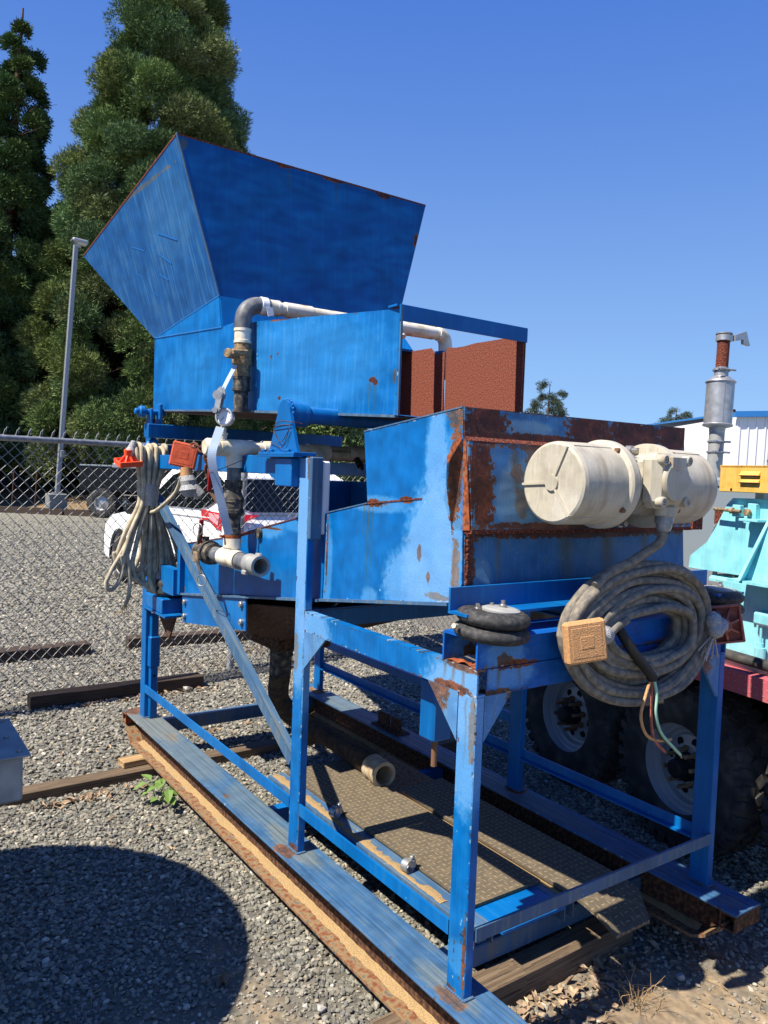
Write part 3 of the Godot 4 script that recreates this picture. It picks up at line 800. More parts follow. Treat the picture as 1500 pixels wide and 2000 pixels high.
func conifer(called: String, base: Vector3, top: Vector3, rad: Callable, puffs: int, per: int, puff_r: float, spray: float, low: float, sd: int, cols: Array, meshes: Array, label: String, group := "", bark := true, dead := 0) -> void:
	rng.seed = sd
	var o := thing(called, base, label, "tree", group)
	var h := base.distance_to(top)
	var ax := (top - base) / h
	var x := ax.cross(V(0, 0, 1)).normalized(); var z := x.cross(ax)
	part(o, "trunk", mb().tube([base - ax * 0.2, base + ax * h * 0.3, base + ax * h * 0.7, top - ax * 0.3], [h * 0.024, h * 0.018, h * 0.009, 0.03], 10), M.bark)
	var limbs := mb()
	var tr := []
	for m in meshes: tr.append([])
	var co := []
	for m in meshes: co.append([])
	var golden := 2.39996
	for i in puffs:
		var f := low + (1.0 - low) * (1.0 - sqrt(1.0 - (i + rng.randf()) / puffs * 0.995))
		var R: float = rad.call(f)
		var an := i * golden + rf(-0.4, 0.4)
		var out := x * cos(an) + z * sin(an)
		var depth := 1.02 - 0.5 * pow(rng.randf(), 1.8)
		var p := base + ax * h * f + out * R * depth
		var pr := puff_r * rf(0.5, 1.2) * (0.55 + 0.45 * clampf(R / 2.0, 0, 1))
		if i % 2 == 0: limbs.tube([base + ax * h * minf(f + 0.03, 0.99), base + ax * h * f + out * R * 0.5 - ax * 0.1 * R, p], [0.06 * (1.1 - f), 0.04 * (1.1 - f), 0.012], 5, false)
		var dirn := (out * 0.75 + ax * rf(0.25, 0.9)).normalized()
		var shade: Color = cols[rng.randi() % cols.size()] * rf(0.75, 1.25)
		var n := int(per * rf(0.7, 1.3))
		for k in n:
			var q := V(rng.randfn(), rng.randfn(), rng.randfn()).normalized()
			if q.dot(dirn) < -0.35: q = -q
			var pos := p + q * V(1, 0.85, 1) * pr * pow(rng.randf(), 0.4)
			var grow := (q * 0.7 + dirn * 0.6 + ax * 0.3 + V(rf(-0.4, 0.4), rf(-0.4, 0.4), rf(-0.4, 0.4))).normalized()
			var sx := grow.cross(V(rf(-1, 1), rf(-1, 1), rf(-1, 1))).normalized()
			var bs := Basis(sx, grow, sx.cross(grow)).scaled_local(Vector3.ONE * spray * rf(0.7, 1.3))
			var m := rng.randi() % meshes.size()
			tr[m].append(Transform3D(bs, pos))
			co[m].append(shade * rf(0.8, 1.2))
	for k in dead:   # bare grey twigs that show in the gaps
		var f := rf(low, 0.8)
		var an := rf(0, TAU)
		var out := x * cos(an) + z * sin(an)
		var a = base + ax * h * f + out * rad.call(f) * rf(0.35, 0.6)
		for j in 4:
			limbs.tube([a, a + out * rf(0.5, 1.2) + V(rf(-0.6, 0.6), rf(-0.5, 0.3), rf(-0.6, 0.6))], [0.02, 0.006], 4, false)
	part(o, "limb", limbs, M.bark)
	for m in meshes.size(): copies(o, "crown", meshes[m], tr[m], co[m])

func trees() -> void:
	var sp := [spray_mesh(5, 26, 0.9, 0.05), spray_mesh(6, 22, 0.8, 0.06)]
	var lf := [spray_mesh(7, 22, 1.1, 0.075), spray_mesh(8, 20, 1.0, 0.07)]
	var up := V(0.0592, 0.998, -0.0193).normalized()
	var giant := [Color(0.13, 0.19, 0.065), Color(0.145, 0.185, 0.06), Color(0.11, 0.175, 0.075), Color(0.16, 0.195, 0.08)]
	var cedar := [Color(0.07, 0.12, 0.045), Color(0.10, 0.15, 0.05), Color(0.05, 0.09, 0.04)]
	var pine := [Color(0.075, 0.095, 0.055), Color(0.06, 0.08, 0.05)]
	conifer("giant_conifer", V(8.2, 0.2, -29.6), V(8.2, 0.2, -29.6) + up * 24.5, func(f: float) -> float: return 5.2 * pow(1.0 - f, 0.78) * (0.8 + 0.2 * minf(1.0, f * 4.0)), 430, 190, 0.9, 0.32, 0.05, 101, giant, sp, "broad dense conifer rising behind the blue hopper", "", true, 40)
	conifer("slender_conifer", V(3.0, 0.2, -31.5), V(3.0, 0.2, -31.5) + up * 19.2, func(f: float) -> float: return 2.5 * pow(1.0 - f, 0.75), 300, 80, 0.5, 0.34, 0.06, 102, cedar, lf, "slender pointed conifer at the left edge of the yard", "", true, 20)
	conifer("slender_conifer", V(-0.6, 0.2, -35.0), V(-0.6, 0.2, -35.0) + up * 18.0, func(f: float) -> float: return 3.0 * pow(1.0 - f, 0.7), 240, 55, 0.7, 0.5, 0.05, 103, cedar, lf, "dark conifer behind the slender pointed one", "", true, 10)
	conifer("low_conifer", V(6.0, 0.2, -33.0), V(6.0, 0.2, -33.0) + up * 13.0, func(f: float) -> float: return 4.2 * pow(1.0 - f, 0.8), 260, 60, 0.9, 0.5, 0.1, 104, [Color(0.03, 0.05, 0.02), Color(0.045, 0.065, 0.025)], lf, "dark low conifer filling the gap between the two tall ones", "", true, 30)
	conifer("low_conifer", V(13.5, 0.2, -27.5), V(13.5, 0.2, -27.5) + up * 8.0, func(f: float) -> float: return 3.6 * pow(1.0 - f, 0.7), 200, 60, 0.9, 0.5, 0.1, 105, giant, lf, "bushy conifer seen under the blue feed box", "", true, 0)
	conifer("low_conifer", V(-8.5, 0.2, -31.0), V(-8.5, 0.2, -31.0) + up * 24.0, func(f: float) -> float: return 4.6 * pow(1.0 - f, 0.7), 260, 60, 1.0, 0.7, 0.08, 106, cedar, lf, "tall conifer outside the left edge, shading the lower boughs", "", true, 0)
	var far := [[V(43.2, 0.5, -41.0), 8.9, 1.9, "lone bushy pine above the shaker's rusty rim"], [V(51.3, 0.5, -35.2), 7.4, 1.6, "pine with open crown left of the exhaust stack"], [V(53.4, 0.5, -33.9), 3.9, 0.8, "small pointed pine beside the exhaust stack"], [V(51.0, 0.5, -36.6), 5.2, 1.6, "dark low pine behind the vibrator motor"], [V(56.0, 0.5, -33.0), 3.0, 0.8, "small pine right of the exhaust pipe"]]
	for i in far.size():
		var q = far[i]
		var rr: float = q[2]
		conifer("pine_tree", q[0], q[0] + up * float(q[1]), func(f: float) -> float: return rr * (0.35 + 0.9 * sin(PI * clampf(f * 0.95, 0, 1))) * pow(1.02 - f, 0.3), 60, 34, 0.62, 0.34, 0.3, 110 + i, pine, sp, q[3], "pines on the skyline")
	rng.seed = 9

# ---------- chain link fence ----------
func fence() -> void:
	var a := V(-1.6, 0, -3.99); var e := V(6.0, 0, -5.21)
	var u := (e - a).normalized()
	var bs := plumb()
	var up := (bs.y - u * bs.y.dot(u) * 0.0).normalized()
	var L := a.distance_to(e)
	var o := thing("chain_link_fence", (a + e) * 0.5, "grey chain link fence with a round top rail", "fence")
	part(o, "top_rail", mb().cyl(a + up * 1.865, e + up * 1.865, 0.021, 12), M.galv)
	for s in [0.1, 2.87, 5.9]:
		var p: Vector3 = a + u * s + V(0.03, 0, -0.05)
		part(o, "post", mb().cyl(p - up * 0.1, p + up * 1.86, 0.03, 12), M.galv)
		part(o, "post_cap", mb().cyl(p + up * 1.85, p + up * 1.9, 0.034, 12), M.galv)
	var w := mb()
	var pitch := 0.079
	var cells := 46
	var H := 1.84
	var n := int(L / pitch) + cells / 2
	var nz := u.cross(up).normalized()
	for fam in 2:
		for k in range(-cells / 2, n):
			var pts := []
			for j in cells + 1:
				var s: float = (k + 0.5 * j) * pitch if fam == 0 else (k + cells / 2 - 0.5 * j) * pitch
				if s < 0 or s > L: continue
				pts.append(a + u * s + up * (0.05 + H * j / cells) + nz * (0.0025 * (1 if (j + fam) % 2 else -1)))
			if pts.size() < 2: continue
			w.tube(pts, 0.0021, 4, false)
	for k in n:   # twisted ends standing above the rail
		var p := a + u * ((k + 0.5 * (cells % 2)) * pitch) + up * (0.05 + H)
		if (p - a).dot(u) > L: continue
		var q := p + up * 0.05 + u * 0.022
		w.tube([p, p + up * 0.03 + u * 0.006, q + u * 0.006, q - u * 0.004, p + up * 0.012 + u * 0.014], 0.0024, 4, false)
	var wm := part(o, "wire_mesh", w, M.wire)
	wm.set_meta("kind", "stuff")

# ---------- the trailer with its pale blue unit, right of the machine ----------
func trailer() -> void:
	var T := Transform3D(Basis(V(0.983, 0, 0.183), V(0, 1, 0), V(-0.183, 0, 0.983)), V(1.764, 0, -0.549))   # local z towards the camera, local x away from the machine
	var o := thing("equipment_trailer", V(2.6, 0, -0.6), "triple axle red trailer carrying a pale turquoise pump unit", "trailer")
	var ax := V(-1, 0, 0)
	for i in 3:
		var c := V(0.125, 0.39, [0.0, -0.846, 0.852][i])
		var w := part(o, "wheel", wheel_mesh_tyre(0.395, 0.25, 0.215, 34, ax).shift(c).xf(T), M.rubber)
		var r := mb()
		r.lathe([Vector2(0.232, 0.100), Vector2(0.236, 0.116), Vector2(0.226, 0.122), Vector2(0.215, 0.105), Vector2(0.208, 0.07), Vector2(0.198, 0.066), Vector2(0.188, 0.05), Vector2(0.178, 0.046), Vector2(0.170, 0.02), Vector2(0.155, 0.015), Vector2(0.145, 0.03), Vector2(0.075, 0.045), Vector2(0.07, 0.05), Vector2(0, 0.05)], c, ax, 48)
		part(w, "rim", r.xf(T), M.rim)
		for k in 8:
			var an := TAU * k / 8.0 + 0.2
			var d := V(0, cos(an), sin(an))
			part(w, "rim_hole", mb().lathe([Vector2(0.021, 0.0), Vector2(0.021, 0.004), Vector2(0, 0.004)], c + d * 0.118 + ax * 0.033, ax + d * 0.1, 14).xf(T), M.dark_hole)
		part(w, "hub", mb().lathe([Vector2(0.07, 0.04), Vector2(0.066, 0.075), Vector2(0.045, 0.08), Vector2(0.043, 0.135), Vector2(0.034, 0.142), Vector2(0, 0.142)], c, ax, 24).xf(T), M.black_plastic)
		for k in 8:
			var an := TAU * (k + 0.5) / 8.0 + 0.2
			var d := V(0, cos(an), sin(an))
			part(w, "lug_nut", mb().nut(c + d * 0.083 + ax * 0.045, ax, 0.016, 0.022).cyl(c + d * 0.083 + ax * 0.06, c + d * 0.083 + ax * 0.125, 0.0105, 8, 0.003).xf(T), M.brass if i == 0 else M.bolt_rusty)
	var f := mb()
	f.bx(-0.03, 0.75, 0.925, 0.935, -0.42, 1.6)
	f.bx(-0.036, -0.03, 0.845, 0.935, -0.42, 1.6)
	part(o, "fender", f.xf(T), M.red_plate)
	var f2 := mb()
	f2.plate([V(-0.03, 0.93, -0.42), V(0.75, 0.93, -0.42), V(0.75, 0.80, -0.62), V(-0.03, 0.80, -0.62)], 0.008)
	part(o, "fender", f2.xf(T), M.red_plate)
	part(o, "frame_beam", mb().bx(0.34, 0.44, 0.62, 0.84, -4.5, 1.6).xf(T), M.car_black)
	part(o, "side_panel", mb().bx(0.46, 0.5, 0.86, 1.12, -4.5, -1.0).xf(T), M.red)
	part(o, "axle", mb().cyl(V(0.2, 0.39, 0), V(1.9, 0.39, 0), 0.05).cyl(V(0.2, 0.39, -0.846), V(1.9, 0.39, -0.846), 0.05).xf(T), M.car_black)
	part(o, "black_hose", mb().tube([V(0.02, 0.985, -0.35), V(0.03, 0.98, 0.2), V(0.02, 0.975, 0.8), V(0.03, 0.98, 1.6)], 0.024, 12).xf(T), M.rubber)
	part(o, "edge_strip", mb().bx(0.03, 0.06, 0.936, 0.955, -0.42, 1.6).xf(T), M.alloy)
	# turquoise base and hood
	var b := mb()
	b.box(V(0.62, 1.10, 0.33), V(0.74, 0.37, 0.90), 0.02)
	var base := part(o, "pump_base", b.xf(T), M.cyan)
	for q in [[0.275, 1.286, 0.02], [0.275, 1.286, 0.18], [0.275, 1.286, -0.09], [0.275, 1.286, 0.5]]: part(base, "bolt", mb().nut(V(q[0], q[1], q[2]), Vector3.UP, 0.012, 0.012).xf(T), M.bolt)
	part(base, "pipe_fitting", mb().cyl(V(0.22, 0.95, 0.235), V(0.22, 1.0, 0.235), 0.024).cyl(V(0.22, 1.0, 0.235), V(0.22, 1.02, 0.235), 0.014).bx(0.2, 0.25, 1.10, 1.16, 0.2, 0.30, 0.01).cyl(V(0.22, 1.01, 0.235), V(0.22, 1.11, 0.235), 0.006).xf(T), M.cyan)
	part(base, "latch_plate", mb().bx(0.245, 0.25, 1.20, 1.255, -0.115, -0.02).xf(T), M.alloy)
	var h := mb()
	var pl := [V(0, 1.302, -0.232), V(0, 1.362, -0.226), V(0, 1.44, -0.125), V(0, 1.52, -0.075), V(0, 1.628, -0.019), V(0, 1.66, 0.014), V(0, 1.662, 0.5), V(0, 1.302, 0.5)]
	var pp := []
	for k in pl: pp.append(Vector2(k.z, k.y))
	h.ext(pp, V(0.25, 0, 0), V(0, 0, 1), V(0, 1, 0), V(0.6, 0, 0))
	var hood := part(o, "pump_hood", h.xf(T), M.cyan)
	var fin := mb()
	fin.plate([V(0.25, 1.298, 0.135), V(0.25, 1.62, 0.24), V(0.10, 1.298, 0.20)], 0.012)
	fin.plate([V(0.12, 1.292, 0.12), V(0.25, 1.292, 0.12), V(0.25, 1.292, 0.7), V(0.12, 1.292, 0.7)], 0.012)
	fin.plate([V(0.25, 1.62, 0.24), V(0.18, 1.298, 0.165), V(0.18, 1.298, 0.6), V(0.25, 1.62, 0.6)], 0.01)
	part(hood, "fin", fin.xf(T), M.cyan)
	var br := mb()
	br.box(V(0.235, 1.602, 0.06), V(0.03, 0.055, 0.045), 0.003)
	br.box(V(0.235, 1.602, 0.145), V(0.03, 0.075, 0.045), 0.003)
	br.box(V(0.21, 1.565, 0.175), V(0.09, 0.012, 0.10), 0.002)
	part(hood, "bracket", br.xf(T), M.cyan)
	part(hood, "threaded_rod", mb().cyl(V(0.205, 1.605, -0.05), V(0.205, 1.600, 0.10), 0.008, 8).nut(V(0.205, 1.602, 0.045), V(0, 0, 1), 0.016, 0.015).nut(V(0.215, 1.598, 0.135), V(-1, 0, 0), 0.018, 0.02).xf(T), M.brass)
	part(hood, "knob", mb().lathe([Vector2(0, 0.02), Vector2(0.02, 0.015), Vector2(0.025, 0)], V(0.25, 1.49, 0.205), V(-1, 0, 0), 16).xf(T), M.black_plastic)
	part(o, "rust_plate", mb().bx(0.262, 0.275, 1.53, 1.60, -0.10, -0.055).xf(T), M.rust)
	var cp := []
	for k in 13: cp.append(V(0.33, 1.55 - 0.0115 * k, -0.10 - 0.055 * sin(k / 12.0 * 2.6)))
	var cond := mb().tube(cp, 0.012, 8)
	for k in 12: cond.lathe([Vector2(0.012, 0), Vector2(0.0155, 0.003), Vector2(0.012, 0.006)], cp[k], cp[k + 1] - cp[k], 10)
	part(o, "conduit", cond.xf(T), M.black_plastic)
	part(o, "conduit_fitting", mb().cyl(V(0.33, 1.552, -0.10), V(0.33, 1.56, -0.075), 0.018).xf(T), M.pvc)
	# yellow louvred panel
	var y := mb()
	y.bx(0.2, 0.212, 1.688, 1.812, -0.026, 0.6, 0.003)
	y.bx(0.2, 0.5, 1.80, 1.812, -0.026, 0.6)
	var yp := part(o, "louvre_panel", y.xf(T), M.yellow)
	for k in 2:
		var yy := 1.775 - k * 0.032
		part(yp, "louvre", mb().ext([Vector2(0, 0.010), Vector2(-0.014, -0.008), Vector2(-0.012, -0.010), Vector2(0, -0.010)], V(0.2, yy, 0.095), V(1, 0, 0), V(0, 1, 0), V(0, 0, 0.105)).xf(T), M.yellow)
		part(yp, "louvre_slot", mb().bx(0.188, 0.201, yy - 0.0135, yy - 0.0095, 0.098, 0.197).xf(T), M.dark_hole)
	part(yp, "hole", mb().cyl(V(0.201, 1.70, 0.045), V(0.198, 1.70, 0.045), 0.006, 10).xf(T), M.dark_hole)
	part(o, "mesh_guard", mb().bx(0.3, 0.36, 1.655, 1.70, 0.09, 0.14, 0.004).xf(T), M.siding)
	part(o, "grey_cabinet", mb().box(V(1.0, 1.45, -0.42), V(0.8, 0.62, 0.9), 0.015).bx(0.592, 1.4, 1.715, 1.728, -0.875, 0.035).xf(T), M.grey_paint)
	# exhaust stack
	var up := V(0.0592, 0.998, -0.0193).normalized()
	var e := T * V(0.78, 1.60, -0.60)
	var ex := part(o, "exhaust_pipe", mb().cyl(e, e + up * 0.45, 0.042, 20), M.grey_box)
	var mu := mb().lathe([Vector2(0.04, 0.40), Vector2(0.045, 0.445), Vector2(0.080, 0.455), Vector2(0.083, 0.462), Vector2(0.076, 0.468), Vector2(0.076, 0.70), Vector2(0.084, 0.705), Vector2(0.080, 0.712), Vector2(0.05, 0.735), Vector2(0.038, 0.74), Vector2(0.038, 0.79), Vector2(0, 0.79)], e, up, 32)
	mu.bar(e + up * 0.47 + V(-0.05, 0, 0.058), e + up * 0.70 + V(-0.05, 0, 0.058), 0.006, 0.004, V(-0.6, 0, 0.8))
	part(o, "muffler", mu, M.steel)
	part(o, "plug", mb().cyl(e + up * 0.55 + V(0.05, 0, 0.02), e + up * 0.55 + V(0.105, 0, 0.035), 0.009, 8), M.rust)
	part(o, "stack_pipe", mb().cyl(e + up * 0.765, e + up * 0.95, 0.034, 20), M.rust)
	for hh in [0.36, 0.30, 0.77]:
		var c := mb().lathe([Vector2(0.043, 0), Vector2(0.049, 0.002), Vector2(0.049, 0.010), Vector2(0.043, 0.012)], e + up * hh, up, 20)
		c.cyl(e + up * (hh + 0.006) + V(-0.09, 0, 0.035), e + up * (hh + 0.006) + V(0.05, 0, 0.055), 0.006, 8).nut(e + up * (hh + 0.006) + V(-0.07, 0, 0.038), V(-1, 0, 0), 0.011, 0.012)
		part(o, "clamp", c, M.galv)
	var cap := mb().lathe([Vector2(0.037, 0), Vector2(0.044, 0.002), Vector2(0.044, 0.034), Vector2(0.037, 0.036)], e + up * 0.94, up, 20)
	cap.lathe([Vector2(0.046, 0), Vector2(0.046, 0.006), Vector2(0, 0.010)], e + up * 0.98, up, 20)
	cap.ext([Vector2(0.03, 0.02), Vector2(0.115, 0.05), Vector2(0.15, -0.03), Vector2(0.10, -0.024), Vector2(0.095, 0.0), Vector2(0.03, -0.015)], e + up * 0.955 + V(0, 0, 0.03), V(0.985, 0, 0.17), up, V(-0.004, 0, 0.02))
	part(o, "rain_cap", cap, M.steel)

# ---------- the wash plant ----------
var W: Node3D
func cprof(w: float, d: float, t: float) -> Array:   # channel: back at 0, flanges reaching d, width w
	return [Vector2(0, 0), Vector2(d, 0), Vector2(d, t), Vector2(t, t), Vector2(t, w - t), Vector2(d, w - t), Vector2(d, w), Vector2(0, w)]

func machine() -> void:
	W = thing("wash_plant", V(0.6, 0.094, -1.44), "weathered blue gravel wash plant with hopper on a skid frame", "wash plant")
	skid(); frame(); deck(); feed(); shaker(); motor()

func skid() -> void:
	for s in 2:
		var x0 := -0.059 if s == 0 else 1.081
		var x1 := x0 + 0.155
		var xc := (x0 + x1) * 0.5
		var TR := Rect2(x0 - 0.001, -3.05, 0.157, 3.23)
		var top := {"base": Color(0.22, 0.365, 0.51), "pale_c": Color(0.46, 0.46, 0.42), "streak": 0.4, "dirt": 0.6, "chips": 0.84, "tile": 0.6, "seed": 18 + s, "nicks": 40.0, "edges": [[x0 + 0.002, -3.0, x0 + 0.002, 0.16], [x1 - 0.002, -3.0, x1 - 0.002, 0.16]]}
		if s == 0:
			top.pale = [[0.02, -2.75, 0.16, 0.45, 0.75], [0.0, -2.1, 0.12, 0.4, 0.45], [0.02, -1.05, 0.06, 0.25, 0.6], [0.05, -1.45, 0.10, 0.3, 0.35], [0.0, -0.08, 0.05, 0.16, 0.5]]
			top.rust = [[0.02, -2.98, 0.10, 0.07, 0.8], [-0.03, -1.02, 0.03, 0.07, 0.8], [-0.02, -1.60, 0.014, 0.03, 0.7], [-0.02, -0.03, 0.03, 0.06, 0.7], [0.03, -2.45, 0.03, 0.07, 0.35]]
		else:
			top.pale = [[1.16, -2.2, 0.1, 0.8, 0.5], [1.15, -1.0, 0.1, 0.6, 0.4], [1.15, 0.1, 0.05, 0.05, 0.4]]
			top.rust = [[1.18, -1.0, 0.05, 0.06, 0.9], [1.18, -0.02, 0.03, 0.05, 0.6]]
		var b := mb(4, TR)
		b.bx(x0, x1, 0.241, 0.25, -3.038, 0.166, 0.002)
		var web := [Vector2(-2.98, 0.242), Vector2(0.10, 0.242), Vector2(0.10, 0.17), Vector2(0.0, 0.10), Vector2(-2.88, 0.10), Vector2(-2.98, 0.17)]
		var beam := part(W, "skid_beam", b, flat_mat(paint(96, 1536, TR, top), 0.5))
		part(beam, "web", mb().ext(web, V(xc - 0.004, 0, 0), V(0, 0, 1), V(0, 1, 0), V(0.008, 0, 0)), M.rust_dark)
		var fl := mb()
		var pts := [Vector2(-3.03, 0.196), Vector2(-2.885, 0.094), Vector2(0.0, 0.094), Vector2(0.05, 0.118), Vector2(0.10, 0.165), Vector2(0.12, 0.196)]
		for i in pts.size() - 1: fl.bar(V(xc, pts[i].y, pts[i].x), V(xc, pts[i + 1].y, pts[i + 1].x), 0.155, 0.010)
		part(beam, "bottom_flange", fl, M.flange)
		for e in 2:
			var z := 0.134 if e == 0 else -3.007
			var tb := mb()
			tb.ext([Vector2(0, 0), Vector2(0.056, 0), Vector2(0.056, 0.056), Vector2(0, 0.056)], V(x0 + 0.002, 0.184, z - 0.028), V(0, 0, 1), V(0, 1, 0), V(0.001, 0, 0))
			tb.v.clear(); tb.n.clear(); tb.t.clear()
			tb.bx(x0, x1, 0.184, 0.189, z - 0.029, z + 0.029); tb.bx(x0, x1, 0.236, 0.2405, z - 0.029, z + 0.029)
			tb.bx(x0, x1, 0.189, 0.236, z - 0.029, z - 0.024); tb.bx(x0, x1, 0.189, 0.236, z + 0.024, z + 0.029)
			part(beam, "end_tube", tb, M.rust_orange if s == 0 and e == 1 else M.rust_dark)
		# blown sand lying in the flange against the web
		var sd := mb()
		var prev := []
		for i in 141:
			var z := -2.86 + 2.86 * i / 140.0
			var wd := 0.030 + 0.006 * sin(i * 0.4) * sin(i * 0.17 + 1.0) + rf(-0.005, 0.005)
			var ring := [V(xc - 0.005, 0.101 + 0.011 + rf(-0.002, 0.002), z), V(xc - 0.005 - wd * 0.5, 0.101 + 0.006, z), V(xc - 0.005 - wd, 0.100, z)]
			if prev.size():
				for k in 2: sd.quad(prev[k], prev[k + 1], ring[k + 1], ring[k])
			prev = ring
		var sp := part(beam, "blown_sand", sd, M.sand)
		sp.set_meta("kind", "stuff")

func frame() -> void:
	# one picture of the paint on the left frame: pale patches round the welds, runs below the gussets
	var R := Rect2(-1.1, 0.25, 1.15, 1.55)
	var pl := [[-1.0, 1.5, 0.16, 0.42, 0.95], [-0.90, 1.12, 0.14, 0.10, 0.85], [-0.05, 1.10, 0.22, 0.14, 0.95], [-0.03, 0.98, 0.12, 0.25, 0.8], [-0.03, 0.36, 0.06, 0.06, 0.4], [-1.01, 1.05, 0.07, 0.22, 0.8]]
	var rs := [[-0.006, 0.36, 0.008, 0.14, 0.9], [-0.075, 0.258, 0.04, 0.010, 0.9], [-0.99, 0.262, 0.05, 0.02, 0.9], [-0.10, 1.115, 0.08, 0.016, 0.9], [-0.05, 1.182, 0.12, 0.012, 0.8], [-1.03, 1.02, 0.02, 0.08, 0.5], [-0.012, 1.02, 0.016, 0.1, 0.5], [-0.975, 1.75, 0.012, 0.08, 0.8]]
	var rn := [[-0.10, 1.185, 0.07, 0.012, 0.7], [-0.06, 1.185, 0.08, 0.010, 0.7], [-0.14, 1.18, 0.05, 0.01, 0.6], [-0.04, 1.1, 0.2, 0.006, 0.4]]
	M.frame_left = flat_mat(paint(512, 690, R, {"pale": pl, "rust": rs, "run": rn, "streak": 0.2, "chips": 0.85, "tile": 0.6, "seed": 8, "edges": [[-0.001, 0.25, -0.001, 1.1], [-0.0755, 0.25, -0.0755, 1.0], [-0.972, 0.25, -0.972, 1.75], [-1.046, 0.25, -1.046, 1.75], [-0.97, 1.183, 0.0, 1.183], [-0.97, 1.111, 0.0, 1.111], [-0.02, 0.26, -0.02, 0.5], [-0.05, 0.26, -0.05, 0.42]]}), 0.42)
	var px := 0.032; var pz := 0.0765
	var lz := [-2.83, -0.971, 0.0]; var top := [1.95, 1.762, 1.109]
	for s in 2:
		for i in 3:
			var x0 := 0.0 if s == 0 else 1.2 - px
			var b := mb(3, R).bx(x0, x0 + px, 0.25, top[i], lz[i] - pz, lz[i], 0.003)
			var m: Material = M.frame_left if s == 0 and i > 0 else M.blue
			var p := part(W, "post", b, m)
			var wd := mb()   # weld bead round the foot
			for k in 9:
				wd.box(V(x0 + px * k / 8.0, 0.253, lz[i] + 0.003), V(0.006, 0.007, 0.010), 0.002)
				wd.box(V(x0 - 0.002, 0.253, lz[i] - pz * k / 8.0), V(0.007, 0.007, 0.010), 0.002)
			part(p, "weld", wd, M.blue_worn)
		# top rail between the middle and front posts, an open channel
		var o := V(0, 1.109, -0.971) if s == 0 else V(1.2, 1.109, -0.971)
		var dx := V(1, 0, 0) if s == 0 else V(-1, 0, 0)
		var c := mb(3, R).ext(cprof(0.0765, px, 0.006), o, dx, V(0, 1, 0), V(0, 0, 0.971))
		part(W, "top_rail", c, M.frame_left if s == 0 else M.blue)
		# rear top rail
		part(W, "rear_top_rail", mb().bx(o.x + (0.0 if s == 0 else -px), o.x + (px if s == 0 else 0.0), 1.695, 1.772, -2.83, -1.048, 0.003), M.blue)
		# low rails of flat angle
		var xr := 0.004 if s == 0 else 1.196
		for q in [[-0.971, -0.0775], [-2.829, -1.049]]:
			var r := mb()
			r.bx(xr - 0.004, xr + 0.004, 0.402, 0.446, q[0] + 0.001, q[1])
			r.bx(minf(xr, xr + dx.x * 0.03), maxf(xr, xr + dx.x * 0.03), 0.402, 0.408, q[0] + 0.001, q[1])
			part(W, "low_rail", r, M.blue)
		if s == 1:
			part(W, "middle_rail", mb().bx(1.17, 1.2, 0.555, 0.60, -2.82, -1.05, 0.003), M.blue)
	# slanting brace on the left
	var bm := mb()
	bm.bar(V(0.016, 1.53, -2.72), V(0.016, 0.585, -1.05), 0.036, 0.006, V(1, 0, 0).cross(V(0, 0.945, -1.67)))
	bm.v.clear(); bm.n.clear(); bm.t.clear()
	var d := (V(0, 0.585, -1.05) - V(0, 1.53, -2.72)).normalized()
	var nn := V(1, 0, 0).cross(d)
	bm.bar(V(0.004, 1.53, -2.72), V(0.004, 0.585, -1.05), 0.006, 0.044, nn)
	bm.bar(V(0.020, 1.53, -2.72) - nn * 0.019, V(0.020, 0.585, -1.05) - nn * 0.019, 0.036, 0.006, nn)
	part(W, "brace", bm, M.blue_worn)
	# gussets
	var g := mb(3, R)
	g.plate([V(0.004, 1.108, -0.970), V(0.004, 0.965, -0.970), V(0.004, 1.108, -0.815)], 0.008)
	part(W, "gusset", g, M.blue_rust)
	g = mb().plate([V(0.004, 1.108, -0.0775), V(0.004, 1.108, -0.215), V(0.004, 0.968, -0.0775)], 0.008)
	part(W, "gusset", g, M.blue_rust)
	g = mb().plate([V(0.033, 1.110, -0.006), V(0.033, 0.978, -0.006), V(0.136, 1.110, -0.006)], 0.008)
	part(W, "gusset", g, M.blue_rust)
	g = mb().plate([V(1.167, 1.110, -0.006), V(1.04, 1.110, -0.006), V(1.16, 0.955, -0.006), V(1.167, 0.955, -0.006)], 0.008)
	part(W, "gusset", g, M.blue_rust)
	# front: low bar, cross beam, and the channel on top that carries the air springs
	var FR := Rect2(0, 1.0, 1.25, 0.30)
	M.frame_front = flat_mat(paint(768, 184, FR, {"base": Color(0.05, 0.34, 0.66), "pale": [[0.12, 1.16, 0.12, 0.05, 0.8], [0.1, 1.22, 0.10, 0.04, 0.7], [0.5, 1.17, 0.1, 0.03, 0.4]], "rust": [[0.14, 1.188, 0.09, 0.014, 1.0], [0.1, 1.205, 0.03, 0.02, 0.8], [0.55, 1.188, 0.14, 0.012, 0.9], [0.06, 1.112, 0.10, 0.014, 0.9], [0.9, 1.19, 0.2, 0.01, 0.7], [0.03, 1.15, 0.012, 0.05, 0.6]], "run": [[0.08, 1.18, 0.07, 0.01, 0.6], [0.16, 1.18, 0.06, 0.008, 0.5]], "tile": 0.5, "seed": 4, "chips": 0.8, "edges": [[0.0, 1.187, 1.2, 1.187], [0.0, 1.27, 1.2, 1.27], [0.03, 1.112, 1.17, 1.112]], "nicks": 110.0}), 0.5)
	part(W, "front_low_bar", mb().bx(0.033, 1.17, 0.411, 0.452, -0.004, 0.006, 0.001).bx(0.033, 1.17, 0.411, 0.417, -0.034, -0.004), M.blue_worn)
	var fb := mb(3, FR)
	fb.ext(cprof(0.074, 0.04, 0.006), V(0.036, 1.110, 0.0), V(0, 0, -1), V(0, 1, 0), V(1.13, 0, 0))
	part(W, "front_beam", fb, M.frame_front)
